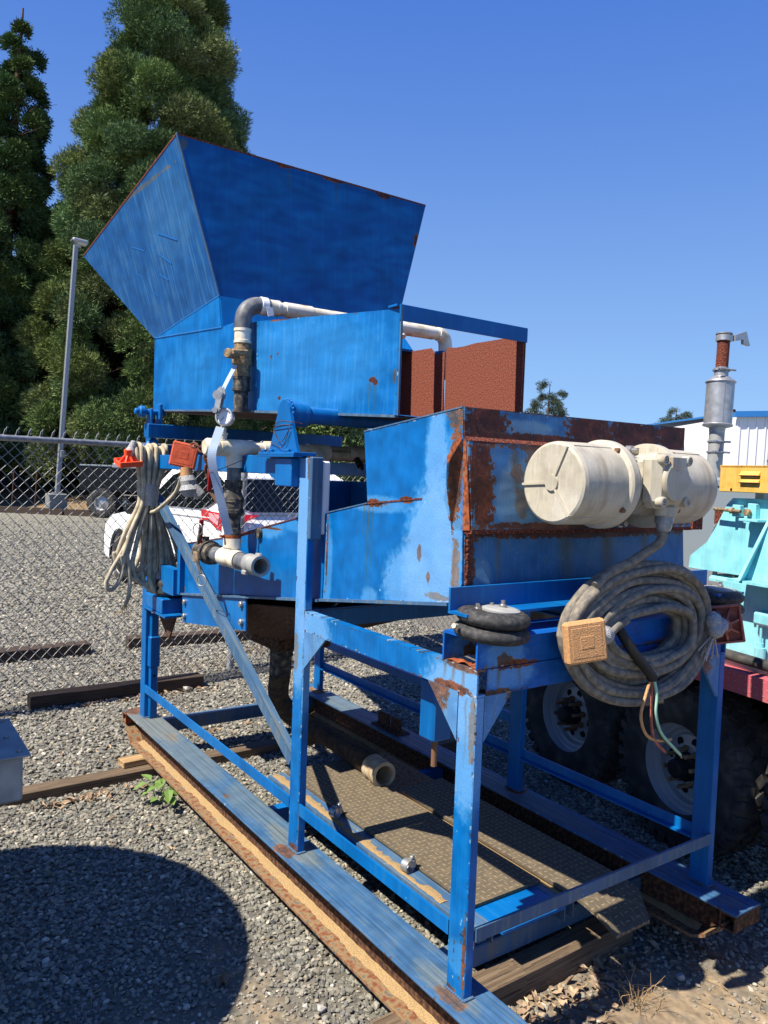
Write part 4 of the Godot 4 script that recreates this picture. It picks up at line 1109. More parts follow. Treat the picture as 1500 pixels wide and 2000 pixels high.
	part(W, "rear_cross_beam", mb().ext(cprof(0.074, 0.04, 0.006), V(0.036, 1.110, -1.0), V(0, 0, -1), V(0, 1, 0), V(1.13, 0, 0)), M.blue)
	var ch := mb(3, FR)
	ch.ext([Vector2(0, 0), Vector2(0, 0.08), Vector2(-0.008, 0.086), Vector2(-0.142, 0.086), Vector2(-0.15, 0.08), Vector2(-0.15, 0), Vector2(-0.143, 0), Vector2(-0.143, 0.077), Vector2(-0.007, 0.077), Vector2(-0.007, 0)], V(-0.002, 1.1865, -0.001), V(0, 0, 1), V(0, 1, 0), V(1.21, 0, 0))
	part(W, "spring_channel", ch, M.frame_front)
	var dl := mb()   # rusty debris lying in the channel's mouth
	for i in 10:
		for j in 5:
			var q := []
			for k in [[i, j], [i, j + 1], [i + 1, j + 1], [i + 1, j]]: q.append(V(0.0 + 0.032 * k[1] / 5.0 + 0.002, 1.187 + 0.012 * (0.5 + 0.5 * sin(k[0] * 1.3 + k[1])) * (1.0 - absf(k[0] - 5.0) / 5.0), -0.14 + 0.014 * k[0]))
			dl.quad(q[0], q[1], q[2], q[3])
	var dd := part(W, "rust_scale", dl, M.rust_orange)
	dd.set_meta("kind", "stuff")
	# jack leg stub hanging behind the left front gusset
	part(W, "leg_socket", mb().box(V(0.105, 0.985, -0.30), V(0.075, 0.19, 0.075), 0.006), M.blue)
	part(W, "leg_bolt", mb().cyl(V(0.105, 0.895, -0.30), V(0.105, 0.80, -0.30), 0.010, 10), M.bolt_rusty)
	# sleeve and white board on the front of the tall middle post
	part(W, "post_sleeve", mb().bx(-0.003, 0.048, 1.458, 1.766, -0.970, -0.948, 0.004), M.blue_worn)
	part(W, "white_board", mb().bx(0.052, 0.084, 1.475, 1.752, -0.975, -0.955, 0.006), M.siding)
	# pivot bracket: rounded plate, boss, shaft
	for s in 2:
		var x := -0.034 if s == 0 else 1.222
		var dx := 1.0 if s == 0 else -1.0
		var prof := [Vector2(-0.118, 0), Vector2(0.118, 0)]
		for k in 9: prof.append(Vector2(0.052 * cos(PI * k / 8.0), 0.150 + 0.052 * sin(PI * k / 8.0)))
		var pv := part(W, "pivot_bracket", mb().ext(prof, V(x, 1.782, -1.125), V(0, 0, 1), V(0, 1, 0), V(dx * 0.012, 0, 0)), M.blue)
		part(pv, "base_plate", mb().box(V(x + dx * 0.03, 1.776, -1.15), V(0.10, 0.013, 0.30), 0.002).bx(x - 0.02, x + 0.02, 1.764, 1.7695, -1.34, -1.0), M.blue)
		part(pv, "boss", mb().cyl(V(x + dx * 0.012, 1.932, -1.125), V(x + dx * 0.095, 1.932, -1.125), 0.05, 28, 0.004), M.blue)
		var wl := mb()
		for k in 20:
			var an := TAU * k / 20.0
			wl.box(V(x + dx * 0.0135, 1.932 + 0.052 * sin(an), -1.125 + 0.052 * cos(an)), V(0.008, 0.012, 0.012), 0.003)
		part(pv, "weld", wl, M.blue)
		var bl := mb()
		for z in [-1.20, -1.265, -1.06]: bl.nut(V(x - dx * 0.012, 1.7825, z), Vector3.UP, 0.011, 0.010)
		part(pv, "bolt", bl, M.blue)
		part(pv, "bracket_box", mb().box(V(x + dx * 0.035, 1.705, -1.118), V(0.07, 0.108, 0.135), 0.003), M.blue)
		part(pv, "bracket_gusset", mb().plate([V(x + dx * 0.03, 1.758, -1.19), V(x + dx * 0.03, 1.758, -1.31), V(x + dx * 0.03, 1.70, -1.30), V(x + dx * 0.03, 1.655, -1.19)], 0.01), M.blue)
	part(W, "pivot_shaft", mb().cyl(V(0.062, 1.932, -1.125), V(1.126, 1.932, -1.125), 0.034, 24), M.blue)
	# rear cross beams and the bolt that carries the feed box
	part(W, "rear_high_beam", mb().bx(-0.035, 1.235, 1.868, 1.945, -2.83, -2.75, 0.003), M.blue)
	part(W, "rear_low_beam", mb().bx(0.033, 1.167, 1.775, 1.832, -2.82, -2.76, 0.003), M.blue)
	var lug := mb().bx(0.03, 0.048, 1.945, 2.06, -2.835, -2.76, 0.003).bx(-0.02, -0.006, 1.945, 2.03, -2.835, -2.76, 0.003)
	var lg := part(W, "hinge_lug", lug, M.blue)
	part(lg, "hinge_bolt", mb().cyl(V(-0.05, 2.012, -2.80), V(0.07, 2.012, -2.80), 0.016).nut(V(-0.045, 2.012, -2.80), V(-1, 0, 0), 0.036, 0.03).cyl(V(-0.075, 2.012, -2.80), V(-0.098, 2.012, -2.80), 0.018, 12, 0.005), M.blue)
	part(W, "cable_hook", mb().tube([V(-0.03, 1.74, -2.80), V(-0.03, 1.80, -2.80), V(-0.01, 1.835, -2.80), V(0.03, 1.84, -2.80)], 0.022, 10).bx(-0.045, -0.005, 1.70, 1.83, -2.88, -2.80, 0.004), M.blue)
	# rear bracket, spring and telescopic jack legs on the left rear post
	var rb := part(W, "rear_bracket", mb().bx(-0.005, 0.135, 0.905, 0.985, -2.84, -2.55, 0.004).bx(-0.01, 0.17, 0.893, 0.9045, -2.86, -2.48), M.blue)
	part(rb, "rusty_gusset", mb().plate([V(0.06, 0.892, -2.83), V(0.06, 0.892, -2.50), V(0.06, 0.75, -2.60)], 0.01), M.rust_dark)
	part(W, "rear_air_spring", mb().lathe([Vector2(0.05, 0), Vector2(0.085, 0.008), Vector2(0.095, 0.03), Vector2(0.082, 0.05), Vector2(0.095, 0.07), Vector2(0.085, 0.092), Vector2(0.05, 0.10), Vector2(0, 0.10)], V(0.09, 0.985, -2.66), Vector3.UP, 24, true), M.air_spring)
	for q in [[0.045, -2.82, 0.19, 0.86]]:
		var j := part(W, "jack_leg", mb().bx(q[0] - 0.022, q[0] + 0.022, 0.25, 0.86, q[1] - 0.022, q[1] + 0.022, 0.004), M.blue)
		part(j, "jack_sleeve", mb().bx(q[0] - 0.03, q[0] + 0.03, 0.55, 0.73, q[1] - 0.03, q[1] + 0.03, 0.006), M.blue)
		part(j, "pin_hole", mb().cyl(V(q[0], 0.50, q[1] + 0.0215), V(q[0], 0.50, q[1] + 0.0235), 0.008, 12), M.dark_hole)

func deck() -> void:
	# cross members between the skids
	for z in [-2.86, -1.50]:
		part(W, "cross_member", mb().ext(cprof(0.076, 0.05, 0.006), V(0.024, 0.105 if z > -2 else 0.135, z), V(0, 0, -1), V(0, 1, 0), V(1.128, 0, 0)), M.blue if z > -2 else M.blue_worn)
	part(W, "front_channel", mb().ext([Vector2(0, 0), Vector2(0, 0.062), Vector2(-0.004, 0.067), Vector2(-0.06, 0.067), Vector2(-0.06, 0.061), Vector2(-0.006, 0.061), Vector2(-0.006, 0)], V(0.024, 0.100, -0.268), V(0, 0, 1), V(0, 1, 0), V(1.128, 0, 0)), M.blue_worn)
	for x in [0.30, 0.62]: part(W, "stub_tube", mb().bx(x, x + 0.05, 0.1675, 0.218, -0.36, -0.275, 0.003), M.blue_worn)
	part(W, "side_channel", mb().ext(cprof(0.085, 0.06, 0.006), V(0.262, 0.234, -1.75), V(0, -1, 0), V(1, 0, 0), V(0, 0, 1.50)), M.blue_worn)
	part(W, "centre_channel", mb().ext(cprof(0.05, 0.06, 0.006), V(0.645, 0.234, -1.75), V(0, -1, 0), V(1, 0, 0), V(0, 0, 1.54)), M.blue_worn)
	part(W, "front_plate", mb().bx(0.347, 0.645, 0.222, 0.232, -0.40, -0.205), M.blue)
	part(W, "base_sheet", mb().bx(0.347, 0.945, 0.222, 0.231, -1.74, -1.20), M.flange)
	var dst := mb()   # sand blown over the side channel, ragged towards the mat
	var pv := []
	for i in 91:
		var z := -1.74 + 1.30 * i / 90.0
		var w := 0.045 + 0.012 * sin(i * 0.31) * sin(i * 0.1) - 0.015 * (i / 90.0) + rf(-0.008, 0.008)
		var rg := [V(0.272 + rf(0, 0.006), 0.2352, z), V(0.272 + w * 0.5, 0.2375, z), V(0.272 + w, 0.2352, z)]
		if pv.size():
			for k in 2: dst.quad(pv[k], rg[k], rg[k + 1], pv[k + 1])
		pv = rg
	for i in 30:
		var z := -1.25 + 1.0 * i / 29.0
		var rg := [V(0.674, 0.2352, z), V(0.684 + rf(-0.002, 0.002), 0.239 - 0.002 * i / 29.0, z), V(0.699, 0.2352, z)]
		if i > 0:
			for k in 2: dst.quad(pv[k], rg[k], rg[k + 1], pv[k + 1])
		pv = rg
	part(W, "blown_sand", dst, M.sand).set_meta("kind", "stuff")
	for z in [-1.196, -0.673]:
		var c := mb()
		c.lathe([Vector2(0.021, 0), Vector2(0.024, 0), Vector2(0.024, 0.03), Vector2(0.021, 0.03), Vector2(0.021, 0)], V(0.302, 0.258, z - 0.015), V(0.2, 0, 1), 20)
		c.box(V(0.325, 0.264, z), V(0.02, 0.03, 0.028), 0.003)
		c.cyl(V(0.322, 0.274, z), V(0.322, 0.299, z + 0.01), 0.005, 8).nut(V(0.322, 0.286, z + 0.004), V(0, 1, 0), 0.010, 0.008)
		part(W, "pipe_clip", c, M.steel)
	# small rusty bracket on the right skid
	var b := mb().bx(1.11, 1.2, 0.251, 0.258, -2.12, -1.86)
	b.bx(1.145, 1.155, 0.258, 0.33, -2.10, -1.99).bx(1.145, 1.155, 0.258, 0.33, -1.97, -1.88)
	part(W, "rusty_bracket", b, M.rust_dark)
	part(W, "foot_plate", mb().bx(1.13, 1.22, 0.251, 0.257, -2.93, -2.80), M.flange)

func feed() -> void:
	# rear feed box with its wedge, tapering chute, hopper
	var FR := Rect2(-3.05, 1.90, 2.3, 0.72)
	M.feed_left = flat_mat(paint(1024, 320, FR, {"pale": [[-1.35, 2.15, 0.55, 0.25, 0.30], [-2.4, 2.2, 0.5, 0.2, 0.16]], "rust": [[-0.935, 2.072, 0.018, 0.010, 1.0], [-0.92, 2.062, 0.012, 0.012, 1.0], [-1.46, 2.21, 0.006, 0.006, 0.9], [-1.5, 2.2, 0.006, 0.010, 0.9], [-1.44, 2.02, 0.010, 0.010, 1.0], [-1.48, 1.955, 0.06, 0.006, 0.9], [-1.82, 2.37, 0.03, 0.01, 0.8], [-1.45, 2.355, 0.09, 0.005, 0.9], [-0.83, 2.08, 0.008, 0.03, 0.7]], "run": [[-0.95, 2.06, 0.10, 0.008, 0.6], [-0.92, 2.06, 0.11, 0.008, 0.6], [-1.83, 2.37, 0.06, 0.01, 0.5]], "streak": 0.30, "tile": 0.9, "seed": 6, "chips": 0.88, "edges": [[-0.815, 1.94, -0.815, 2.33], [-1.59, 2.36, -0.82, 2.33], [-1.58, 1.97, -0.82, 1.935], [-1.59, 1.97, -1.59, 2.35], [-2.98, 2.04, -1.6, 1.973]], "nicks": 60.0}), 0.42)
	var box := part(W, "feed_box", mb(1, FR).plate([V(0.071, 2.036, -2.99), V(0.071, 1.970, -1.585), V(0.071, 2.362, -1.60), V(0.071, 2.378, -1.86), V(0.071, 2.456, -2.99)], 0.006), M.feed_left)
	part(box, "wedge_panel", mb(1, FR).plate([V(0.069, 2.4565, -2.99), V(0.069, 2.3885, -2.0), V(0.069, 2.546, -2.04)], 0.006), M.feed_left)
	part(box, "right_side", mb().plate([V(1.129, 2.036, -2.99), V(1.129, 1.970, -1.585), V(1.129, 2.362, -1.60), V(1.129, 2.378, -1.86), V(1.129, 2.546, -2.04), V(1.129, 2.456, -2.99)], 0.006), M.blue)
	part(box, "rear_side", mb().bx(0.075, 1.125, 2.036, 2.456, -2.995, -2.989), M.blue)
	part(box, "front_lip", mb().plate([V(0.075, 2.546, -2.04), V(1.125, 2.546, -2.04), V(1.125, 2.39, -2.0), V(0.075, 2.39, -2.0)], 0.006).bx(0.075, 1.125, 2.383, 2.395, -2.0, -1.87), M.blue)
	part(box, "floor", mb().plate([V(0.06, 2.034, -2.99), V(1.14, 2.034, -2.99), V(1.14, 1.967, -1.585), V(0.92, 1.93, -0.81), V(0.28, 1.93, -0.81), V(0.06, 1.967, -1.585)], 0.008), M.rust_dark)
	part(box, "bottom_edge", mb().plate([V(0.055, 2.036, -2.992), V(0.09, 2.036, -2.992), V(0.09, 1.969, -1.59), V(0.055, 1.969, -1.59)], 0.010), M.blue_worn)
	var ww := mb()
	for i in 60: ww.box(V(0.0665, 2.4565 - 0.068 * i / 59.0, -2.99 + 0.99 * i / 59.0), V(0.006, 0.008, 0.014), 0.002)
	for i in 60: ww.box(V(0.0665, 2.4565 + 0.0895 * i / 59.0, -2.99 + 0.95 * i / 59.0), V(0.006, 0.008, 0.014), 0.002)
	part(box, "weld_seam", ww, M.blue)
	# tapering chute
	var lt := [V(0.070, 1.968, -1.58), V(0.280, 1.932, -0.812), V(0.280, 2.330, -0.812), V(0.070, 2.362, -1.60)]
	var chute := part(W, "chute", mb(1, FR).plate(lt, 0.006), M.feed_left)
	part(chute, "left_liner", mb().plate([lt[0] + V(0.006, 0, 0), lt[1] + V(0.006, 0, 0), lt[2] + V(0.006, -0.005, 0), lt[3] + V(0.006, -0.005, 0)], 0.004), M.rust_liner)
	var rt := [V(1.130, 1.968, -1.58), V(0.920, 1.932, -0.812), V(0.920, 2.284, -0.812), V(0.96, 2.326, -0.96), V(1.045, 2.35, -1.27), V(1.085, 2.352, -1.42), V(1.130, 2.375, -1.58)]
	part(chute, "right_liner", mb().plate(rt, 0.006), M.rust_liner)
	part(chute, "right_side", mb().plate([rt[0] + V(0.008, 0, 0.0), rt[1] + V(0.008, 0, 0), V(0.928, 2.325, -0.812), rt[3] + V(0.008, -0.005, 0), rt[4] + V(0.008, -0.005, 0), rt[6] + V(0.008, -0.005, 0)], 0.006), M.rust_dark)
	part(chute, "rear_liner", mb().plate([V(1.122, 1.972, -1.585), V(1.122, 2.355, -1.585), V(1.122, 2.345, -1.66), V(1.122, 2.385, -1.70), V(1.122, 2.39, -2.03), V(1.122, 1.99, -2.03)], 0.004), M.rust_liner)
	part(chute, "back_plate", mb().plate([V(0.08, 1.985, -2.04), V(1.12, 1.985, -2.04), V(1.12, 2.40, -2.04), V(0.08, 2.40, -2.04)], 0.006), M.rust)
	# a cross angle over the chute mouth
	part(chute, "cross_angle", mb().bx(0.272, 0.932, 2.285, 2.345, -0.812, -0.804, 0.001).bx(0.26, 0.932, 2.338, 2.346, -0.87, -0.812), M.blue)
	part(chute, "edge_strip", mb().plate([V(0.275, 1.932, -0.806), V(0.283, 1.932, -0.806), V(0.283, 2.34, -0.806), V(0.275, 2.34, -0.806)], 0.008), M.blue_worn)
	part(chute, "bottom_edge", mb().plate([V(0.055, 1.966, -1.585), V(0.10, 1.966, -1.585), V(0.31, 1.930, -0.812), V(0.268, 1.930, -0.812)], 0.010), M.blue_worn)
	# hopper
	var HT := [V(-0.141, 3.277, -2.095), V(1.341, 3.277, -2.095), V(1.341, 3.068, -3.83), V(-0.141, 3.068, -3.83)]
	var HB := [V(0.069, 2.548, -2.042), V(1.131, 2.548, -2.042), V(1.131, 2.459, -2.992), V(0.069, 2.459, -2.992)]
	var LR := Rect2(-3.9, 2.4, 1.95, 0.95)
	M.hopper_left = flat_mat(paint(768, 384, LR, {"base": Color(0.07, 0.325, 0.57), "streak": 0.6, "pale_c": Color(0.42, 0.58, 0.72), "pale": [[-2.4, 3.0, 0.35, 0.25, 0.22]], "tile": 1.1, "seed": 2, "chips": 0.9, "dirt": 0.5, "rust": [[-3.0, 3.18, 0.9, 0.012, 0.5]]}), 0.5)
	# the streaks on this side run down the slope
	var hl := mb(1, LR).plate([HT[0], HT[3], HB[3], HB[0]], 0.005)
	var FT := Rect2(-0.2, 2.5, 1.6, 0.85)
	M.hopper_front = flat_mat(paint(768, 408, FT, {"base": Color(0.02, 0.31, 0.56), "streak": 0.10, "rust": [[0.42, 3.272, 0.05, 0.012, 1.0], [0.72, 3.272, 0.07, 0.014, 1.0], [1.05, 3.268, 0.06, 0.02, 1.0], [1.27, 3.05, 0.02, 0.05, 1.0], [0.85, 3.278, 0.5, 0.006, 0.8], [-0.11, 3.24, 0.02, 0.03, 0.5]], "run": [[0.45, 3.27, 0.12, 0.01, 0.4], [0.74, 3.27, 0.12, 0.012, 0.4]], "tile": 1.2, "seed": 1, "chips": 0.93, "dirt": 0.1}), 0.38)
	var hop := part(W, "hopper", mb(2, FT).plate([HT[0], HB[0], HB[1], HT[1]], 0.005), M.hopper_front)
	part(hop, "left_panel", hl, M.hopper_left)
	part(hop, "right_panel", mb().plate([HT[1], HB[1], HB[2], HT[2]], 0.005), M.blue)
	part(hop, "rear_panel", mb().plate([HT[2], HB[2], HB[3], HT[3]], 0.005), M.blue)
	var rim := mb()
	for i in 4: rim.bar(HT[i], HT[(i + 1) % 4], 0.008, 0.008)
	part(hop, "rim", rim, M.rust)
	var sm := mb()
	for i in 90: sm.box(HT[0].lerp(HB[0], i / 89.0), V(0.009, 0.012, 0.009), 0.002)
	part(hop, "weld_seam", sm, M.blue_worn)
	var ed := mb()
	for q in [[0.22, 0.52, 0.35, 0.38], [0.35, 0.62, 0.42, 0.5], [0.52, 0.4, 0.6, 0.3], [0.45, 0.7, 0.5, 0.62], [0.66, 0.55, 0.7, 0.48], [0.62, 0.75, 0.66, 0.68]]:
		var a: Vector3 = HT[0].lerp(HT[3], q[0]).lerp(HB[0].lerp(HB[3], q[0]), q[1])
		var b2: Vector3 = HT[0].lerp(HT[3], q[2]).lerp(HB[0].lerp(HB[3], q[2]), q[3])
		ed.bar(a, b2, 0.006, 0.008)
	part(hop, "weld_mark", ed, M.hopper_left)

func shaker() -> void:
	var X := 0.067
	var LR := Rect2(-1.0, 1.15, 0.9, 0.80)
	var pale := [[-0.30, 1.45, 0.17, 0.30, 0.9], [-0.42, 1.36, 0.16, 0.14, 0.75], [-0.93, 1.36, 0.05, 0.2, 0.55], [-0.30, 1.78, 0.06, 0.2, 0.8], [-0.62, 1.61, 0.22, 0.035, 0.6], [-0.22, 1.5, 0.08, 0.4, 0.7], [-0.63, 1.27, 0.07, 0.06, 0.6]]
	var rust := [[-0.63, 1.612, 0.07, 0.014, 1.0], [-0.44, 1.632, 0.04, 0.012, 1.0], [-0.20, 1.72, 0.035, 0.17, 0.9], [-0.205, 1.90, 0.05, 0.05, 0.75], [-0.93, 1.42, 0.008, 0.14, 0.9], [-0.18, 1.40, 0.02, 0.14, 0.6], [-0.36, 1.47, 0.012, 0.03, 0.7], [-0.31, 1.40, 0.010, 0.02, 0.7], [-0.26, 1.345, 0.07, 0.012, 0.5]]
	var run := [[-0.66, 1.60, 0.30, 0.010, 0.6], [-0.635, 1.60, 0.33, 0.006, 0.6], [-0.69, 1.60, 0.10, 0.006, 0.7], [-0.19, 1.53, 0.2, 0.015, 0.6]]
	M.shaker_left = flat_mat(paint(720, 640, LR, {"pale": pale, "rust": rust, "run": run, "tile": 0.55, "seed": 9, "chips": 0.85, "streak": 0.1, "edges": [[-0.94, 1.235, -0.94, 1.55], [-0.70, 1.61, -0.70, 1.85], [-0.70, 1.85, -0.19, 1.91], [-0.94, 1.235, -0.2, 1.338], [-0.60, 1.29, -0.34, 1.63]], "nicks": 110.0}), 0.42)
	var up := [V(X, 1.915, -0.182), V(X, 1.856, -0.704), V(X, 1.608, -0.668), V(X, 1.636, -0.40), V(X, 1.66, -0.17)]
	var sh := part(W, "shaker_box", mb(1, LR).plate([V(X, 1.915, -0.182), V(X, 1.856, -0.704), V(X, 1.608, -0.668), V(X, 1.558, -0.940), V(X, 1.230, -0.949), V(X, 1.334, -0.185), V(X, 1.40, -0.150), V(X, 1.66, -0.165)], 0.006), M.shaker_left)
	part(sh, "front_reinforcement", mb(1, LR).plate([V(X - 0.005, 1.83, -0.170), V(X - 0.005, 1.634, -0.334), V(X - 0.005, 1.284, -0.600), V(X - 0.005, 1.338, -0.19), V(X - 0.005, 1.40, -0.150)], 0.004), M.shaker_left)
	part(sh, "seam", mb().bar(V(X - 0.004, 1.6085, -0.668), V(X - 0.004, 1.64, -0.36), 0.003, 0.005), M.rust)
	part(sh, "bottom_flange", mb().plate([V(X - 0.02, 1.229, -0.95), V(X + 0.06, 1.229, -0.95), V(X + 0.06, 1.333, -0.20), V(X - 0.02, 1.333, -0.20)], 0.010), M.blue_worn)
	part(sh, "top_lip", mb().bar(V(X, 1.560, -0.94), V(X, 1.610, -0.668), 0.012, 0.004).bar(V(X, 1.858, -0.704), V(X, 1.917, -0.182), 0.010, 0.004), M.blue_worn)
	part(sh, "right_side", mb().plate([V(1.133, 1.79, -0.19), V(1.133, 1.75, -0.704), V(1.133, 1.608, -0.668), V(1.133, 1.30, -2.45), V(1.133, 1.035, -2.42), V(1.133, 1.334, -0.185)], 0.006), M.blue)
	# front: rim, motor plate, lower face
	var FR := Rect2(0.0, 1.33, 1.25, 0.62)
	var fr := [[0.15, 1.87, 0.10, 0.07, 1.0], [0.62, 1.88, 0.13, 0.07, 1.0], [0.85, 1.87, 0.18, 0.07, 1.0], [1.07, 1.88, 0.09, 0.09, 1.0], [0.5, 1.838, 0.5, 0.018, 1.0], [0.4, 1.925, 0.4, 0.01, 1.0], [0.11, 1.69, 0.055, 0.17, 1.0], [0.60, 1.57, 0.6, 0.014, 0.9], [0.34, 1.79, 0.05, 0.05, 0.7], [0.26, 1.73, 0.03, 0.03, 0.6], [0.27, 1.64, 0.03, 0.05, 0.5], [0.37, 1.70, 0.018, 0.09, 0.5], [0.6, 1.81, 0.5, 0.012, 0.8], [0.6, 1.545, 0.6, 0.02, 1.0], [0.085, 1.46, 0.022, 0.12, 0.9], [0.15, 1.83, 0.12, 0.02, 1.0], [1.16, 1.6, 0.04, 0.06, 1.0]]
	var fp := [[0.32, 1.87, 0.13, 0.03, 0.5], [0.25, 1.65, 0.1, 0.12, 0.5], [0.3, 1.7, 0.12, 0.1, 0.4], [0.13, 1.42, 0.05, 0.06, 0.4], [0.7, 1.45, 0.3, 0.08, 0.3], [0.62, 1.87, 0.05, 0.04, 0.5], [0.95, 1.86, 0.07, 0.03, 0.5]]
	M.shaker_front = flat_mat(paint(1024, 508, FR, {"base": Color(0.19, 0.40, 0.60), "pale_c": Color(0.48, 0.58, 0.64), "pale": fp, "rust": fr, "run": [[0.25, 1.8, 0.14, 0.02, 0.6], [0.36, 1.8, 0.22, 0.02, 0.7], [0.5, 1.54, 0.2, 0.05, 0.6], [0.7, 1.54, 0.2, 0.04, 0.7], [0.9, 1.54, 0.2, 0.03, 0.6], [0.2, 1.54, 0.16, 0.02, 0.5]], "rust_c": Color(0.24, 0.12, 0.10), "rust_c2": Color(0.38, 0.19, 0.13), "streak": 0.3, "dirt": 0.7, "tile": 0.5, "seed": 12, "chips": 0.8, "edges": [[0.07, 1.915, 1.13, 1.92], [0.08, 1.56, 1.1, 1.56], [0.07, 1.35, 1.1, 1.35]], "nicks": 90.0}), 0.5)
	part(sh, "rim_plate", mb(2, FR).plate([V(0.066, 1.917, -0.180), V(0.066, 1.822, -0.172), V(1.134, 1.822, -0.172), V(1.134, 1.923, -0.180)], 0.006), M.shaker_front)
	part(sh, "rim_end", mb().bx(1.13, 1.142, 1.80, 1.924, -0.20, -0.178), M.rust_dark)
	part(sh, "ledge", mb().plate([V(0.066, 1.828, -0.172), V(0.068, 1.816, -0.156), V(1.134, 1.816, -0.156), V(1.134, 1.828, -0.172)], 0.008), M.rust)
	part(sh, "motor_plate", mb(2, FR).plate([V(0.068, 1.817, -0.158), V(0.068, 1.560, -0.128), V(1.134, 1.560, -0.128), V(1.134, 1.817, -0.158)], 0.008), M.shaker_front)
	part(sh, "motor_plate_side", mb().plate([V(0.062, 1.826, -0.191), V(0.062, 1.824, -0.160), V(0.062, 1.558, -0.126), V(0.062, 1.553, -0.206), V(0.062, 1.643, -0.248), V(0.062, 1.69, -0.240), V(0.062, 1.772, -0.242)], 0.004), M.rust_orange)
	part(sh, "motor_plate_bottom", mb().bx(0.064, 1.136, 1.548, 1.558, -0.16, -0.122).bx(1.13, 1.19, 1.55, 1.60, -0.16, -0.115), M.rust)
	part(sh, "lower_face", mb(2, FR).plate([V(0.068, 1.552, -0.158), V(0.068, 1.345, -0.142), V(1.13, 1.345, -0.142), V(1.13, 1.552, -0.158)], 0.006), M.shaker_front)
	var cw := mb()
	for i in 24: cw.box(V(0.075 + rf(-0.003, 0.003), 1.36 + 0.19 * i / 23.0, -0.142), V(0.018, 0.012, 0.008), 0.003)
	part(sh, "corner_weld", cw, M.rust)
	part(sh, "screen", mb().plate([V(0.07, 1.36, -0.19), V(1.13, 1.36, -0.19), V(1.13, 1.10, -2.42), V(0.07, 1.10, -2.42)], 0.01), M.rust_dark)
	# support angle under the front, on two air springs
	var ag := part(W, "support_angle", mb().bx(-0.02, 1.222, 1.335, 1.400, -0.112, -0.104, 0.001).bx(-0.02, 1.222, 1.327, 1.335, -0.112, -0.030), M.blue)
	for s in 2:
		var c := V(0.085, 0, -0.062) if s == 0 else V(1.165, 0, -0.062)
		var prof := [Vector2(0.04, -0.005)]
		for cv in [[0.016, 0.080], [0.058, 0.076]]:
			for k in 9:
				var an := -PI * 0.5 + PI * k / 8.0
				prof.append(Vector2(cv[1] + 0.030 * cos(an), cv[0] + 0.0215 * sin(an)))
		prof.append(Vector2(0.05, 0.078)); prof.append(Vector2(0, 0.072))
		var sp := part(W, "air_spring", mb().lathe(prof, c + V(0, 1.262, 0.018), V(0.05 if s == 0 else 0.0, 1, 0.05), 44, true), M.air_spring)
		part(sp, "top_plate", mb().lathe([Vector2(0.055, 0), Vector2(0.055, 0.006), Vector2(0.045, 0.010), Vector2(0.02, 0.012), Vector2(0, 0.012)], c + V(0.025, 1.336, 0.028), V(0.05, 1, 0.05), 28), M.grey_box)
		var bl := mb()
		for q in [[-0.03, -0.01], [0.02, -0.005], [0.03, 0.03]]:
			var p := c + V(q[0], 1.3355 if q[1] < 0.02 else 1.347, q[1])
			bl.nut(p, Vector3.UP, 0.011, 0.009).cyl(p, p + V(0, 0.02, 0), 0.006, 8)
		part(sp, "bolt", bl, M.bolt)
		if s == 0: part(sp, "valve", mb().cyl(V(-0.03, 1.300, -0.06), V(-0.045, 1.303, -0.055), 0.007, 8), M.pvc)
	part(ag, "support_plate", mb().box(V(1.165, 1.331, -0.02), V(0.16, 0.008, 0.10), 0.0), M.blue)
	# rear pan behind the middle posts
	var PR := Rect2(-2.5, 1.0, 1.6, 0.6)
	M.pan_left = flat_mat(paint(900, 338, PR, {"pale": [[-1.45, 1.47, 0.20, 0.06, 0.6], [-1.95, 1.33, 0.25, 0.07, 0.7], [-1.2, 1.5, 0.1, 0.04, 0.4]], "rust": [[-1.85, 1.383, 0.2, 0.006, 0.9], [-1.45, 1.465, 0.14, 0.006, 0.9], [-2.42, 1.06, 0.03, 0.03, 0.8]], "streak": 0.12, "tile": 0.8, "seed": 10, "chips": 0.9}), 0.42)
	var pan := part(W, "rear_pan", mb(1, PR).plate([V(X, 1.556, -0.945), V(X, 1.524, -1.16), V(X, 1.384, -1.855), V(X, 1.30, -2.42), V(X, 1.035, -2.42), V(X, 1.123, -1.808), V(X, 1.228, -0.955)], 0.006), M.pan_left)
	part(pan, "top_lip", mb().bar(V(X, 1.528, -1.15), V(X, 1.386, -1.855), 0.012, 0.004).bar(V(X, 1.386, -1.855), V(X, 1.302, -2.42), 0.012, 0.004), M.rust)
	part(pan, "bottom_flange", mb().plate([V(X - 0.025, 1.033, -2.42), V(X + 0.05, 1.033, -2.42), V(X + 0.05, 1.226, -0.955), V(X - 0.025, 1.226, -0.955)], 0.010), M.blue_worn)
	part(pan, "end_plate", mb().plate([V(X, 1.30, -2.42), V(1.13, 1.30, -2.42), V(1.13, 1.035, -2.42), V(X, 1.035, -2.42)], 0.008), M.blue)
	part(pan, "end_rib", mb().bx(X - 0.03, X + 0.01, 1.03, 1.31, -2.44, -2.40).bx(X - 0.05, X, 1.02, 1.16, -2.78, -2.44), M.blue)
	part(pan, "bolt", mb().cyl(V(X - 0.02, 1.435, -1.50), V(X, 1.435, -1.50), 0.022, 16), M.dusty_black)
	var low := part(W, "lower_side_plate", mb(1, PR).plate([V(X - 0.01, 1.03, -2.40), V(X - 0.01, 1.135, -1.61), V(X - 0.01, 0.988, -1.60), V(X - 0.01, 0.886, -2.385)], 0.008), M.blue)
	for q in [[1.0, -2.35], [1.10, -1.645], [0.925, -2.35], [1.02, -1.64]]:
		part(low, "bolt", mb().nut(V(X - 0.014, q[0], q[1]), V(-1, 0, 0), 0.016, 0.014), M.bolt)
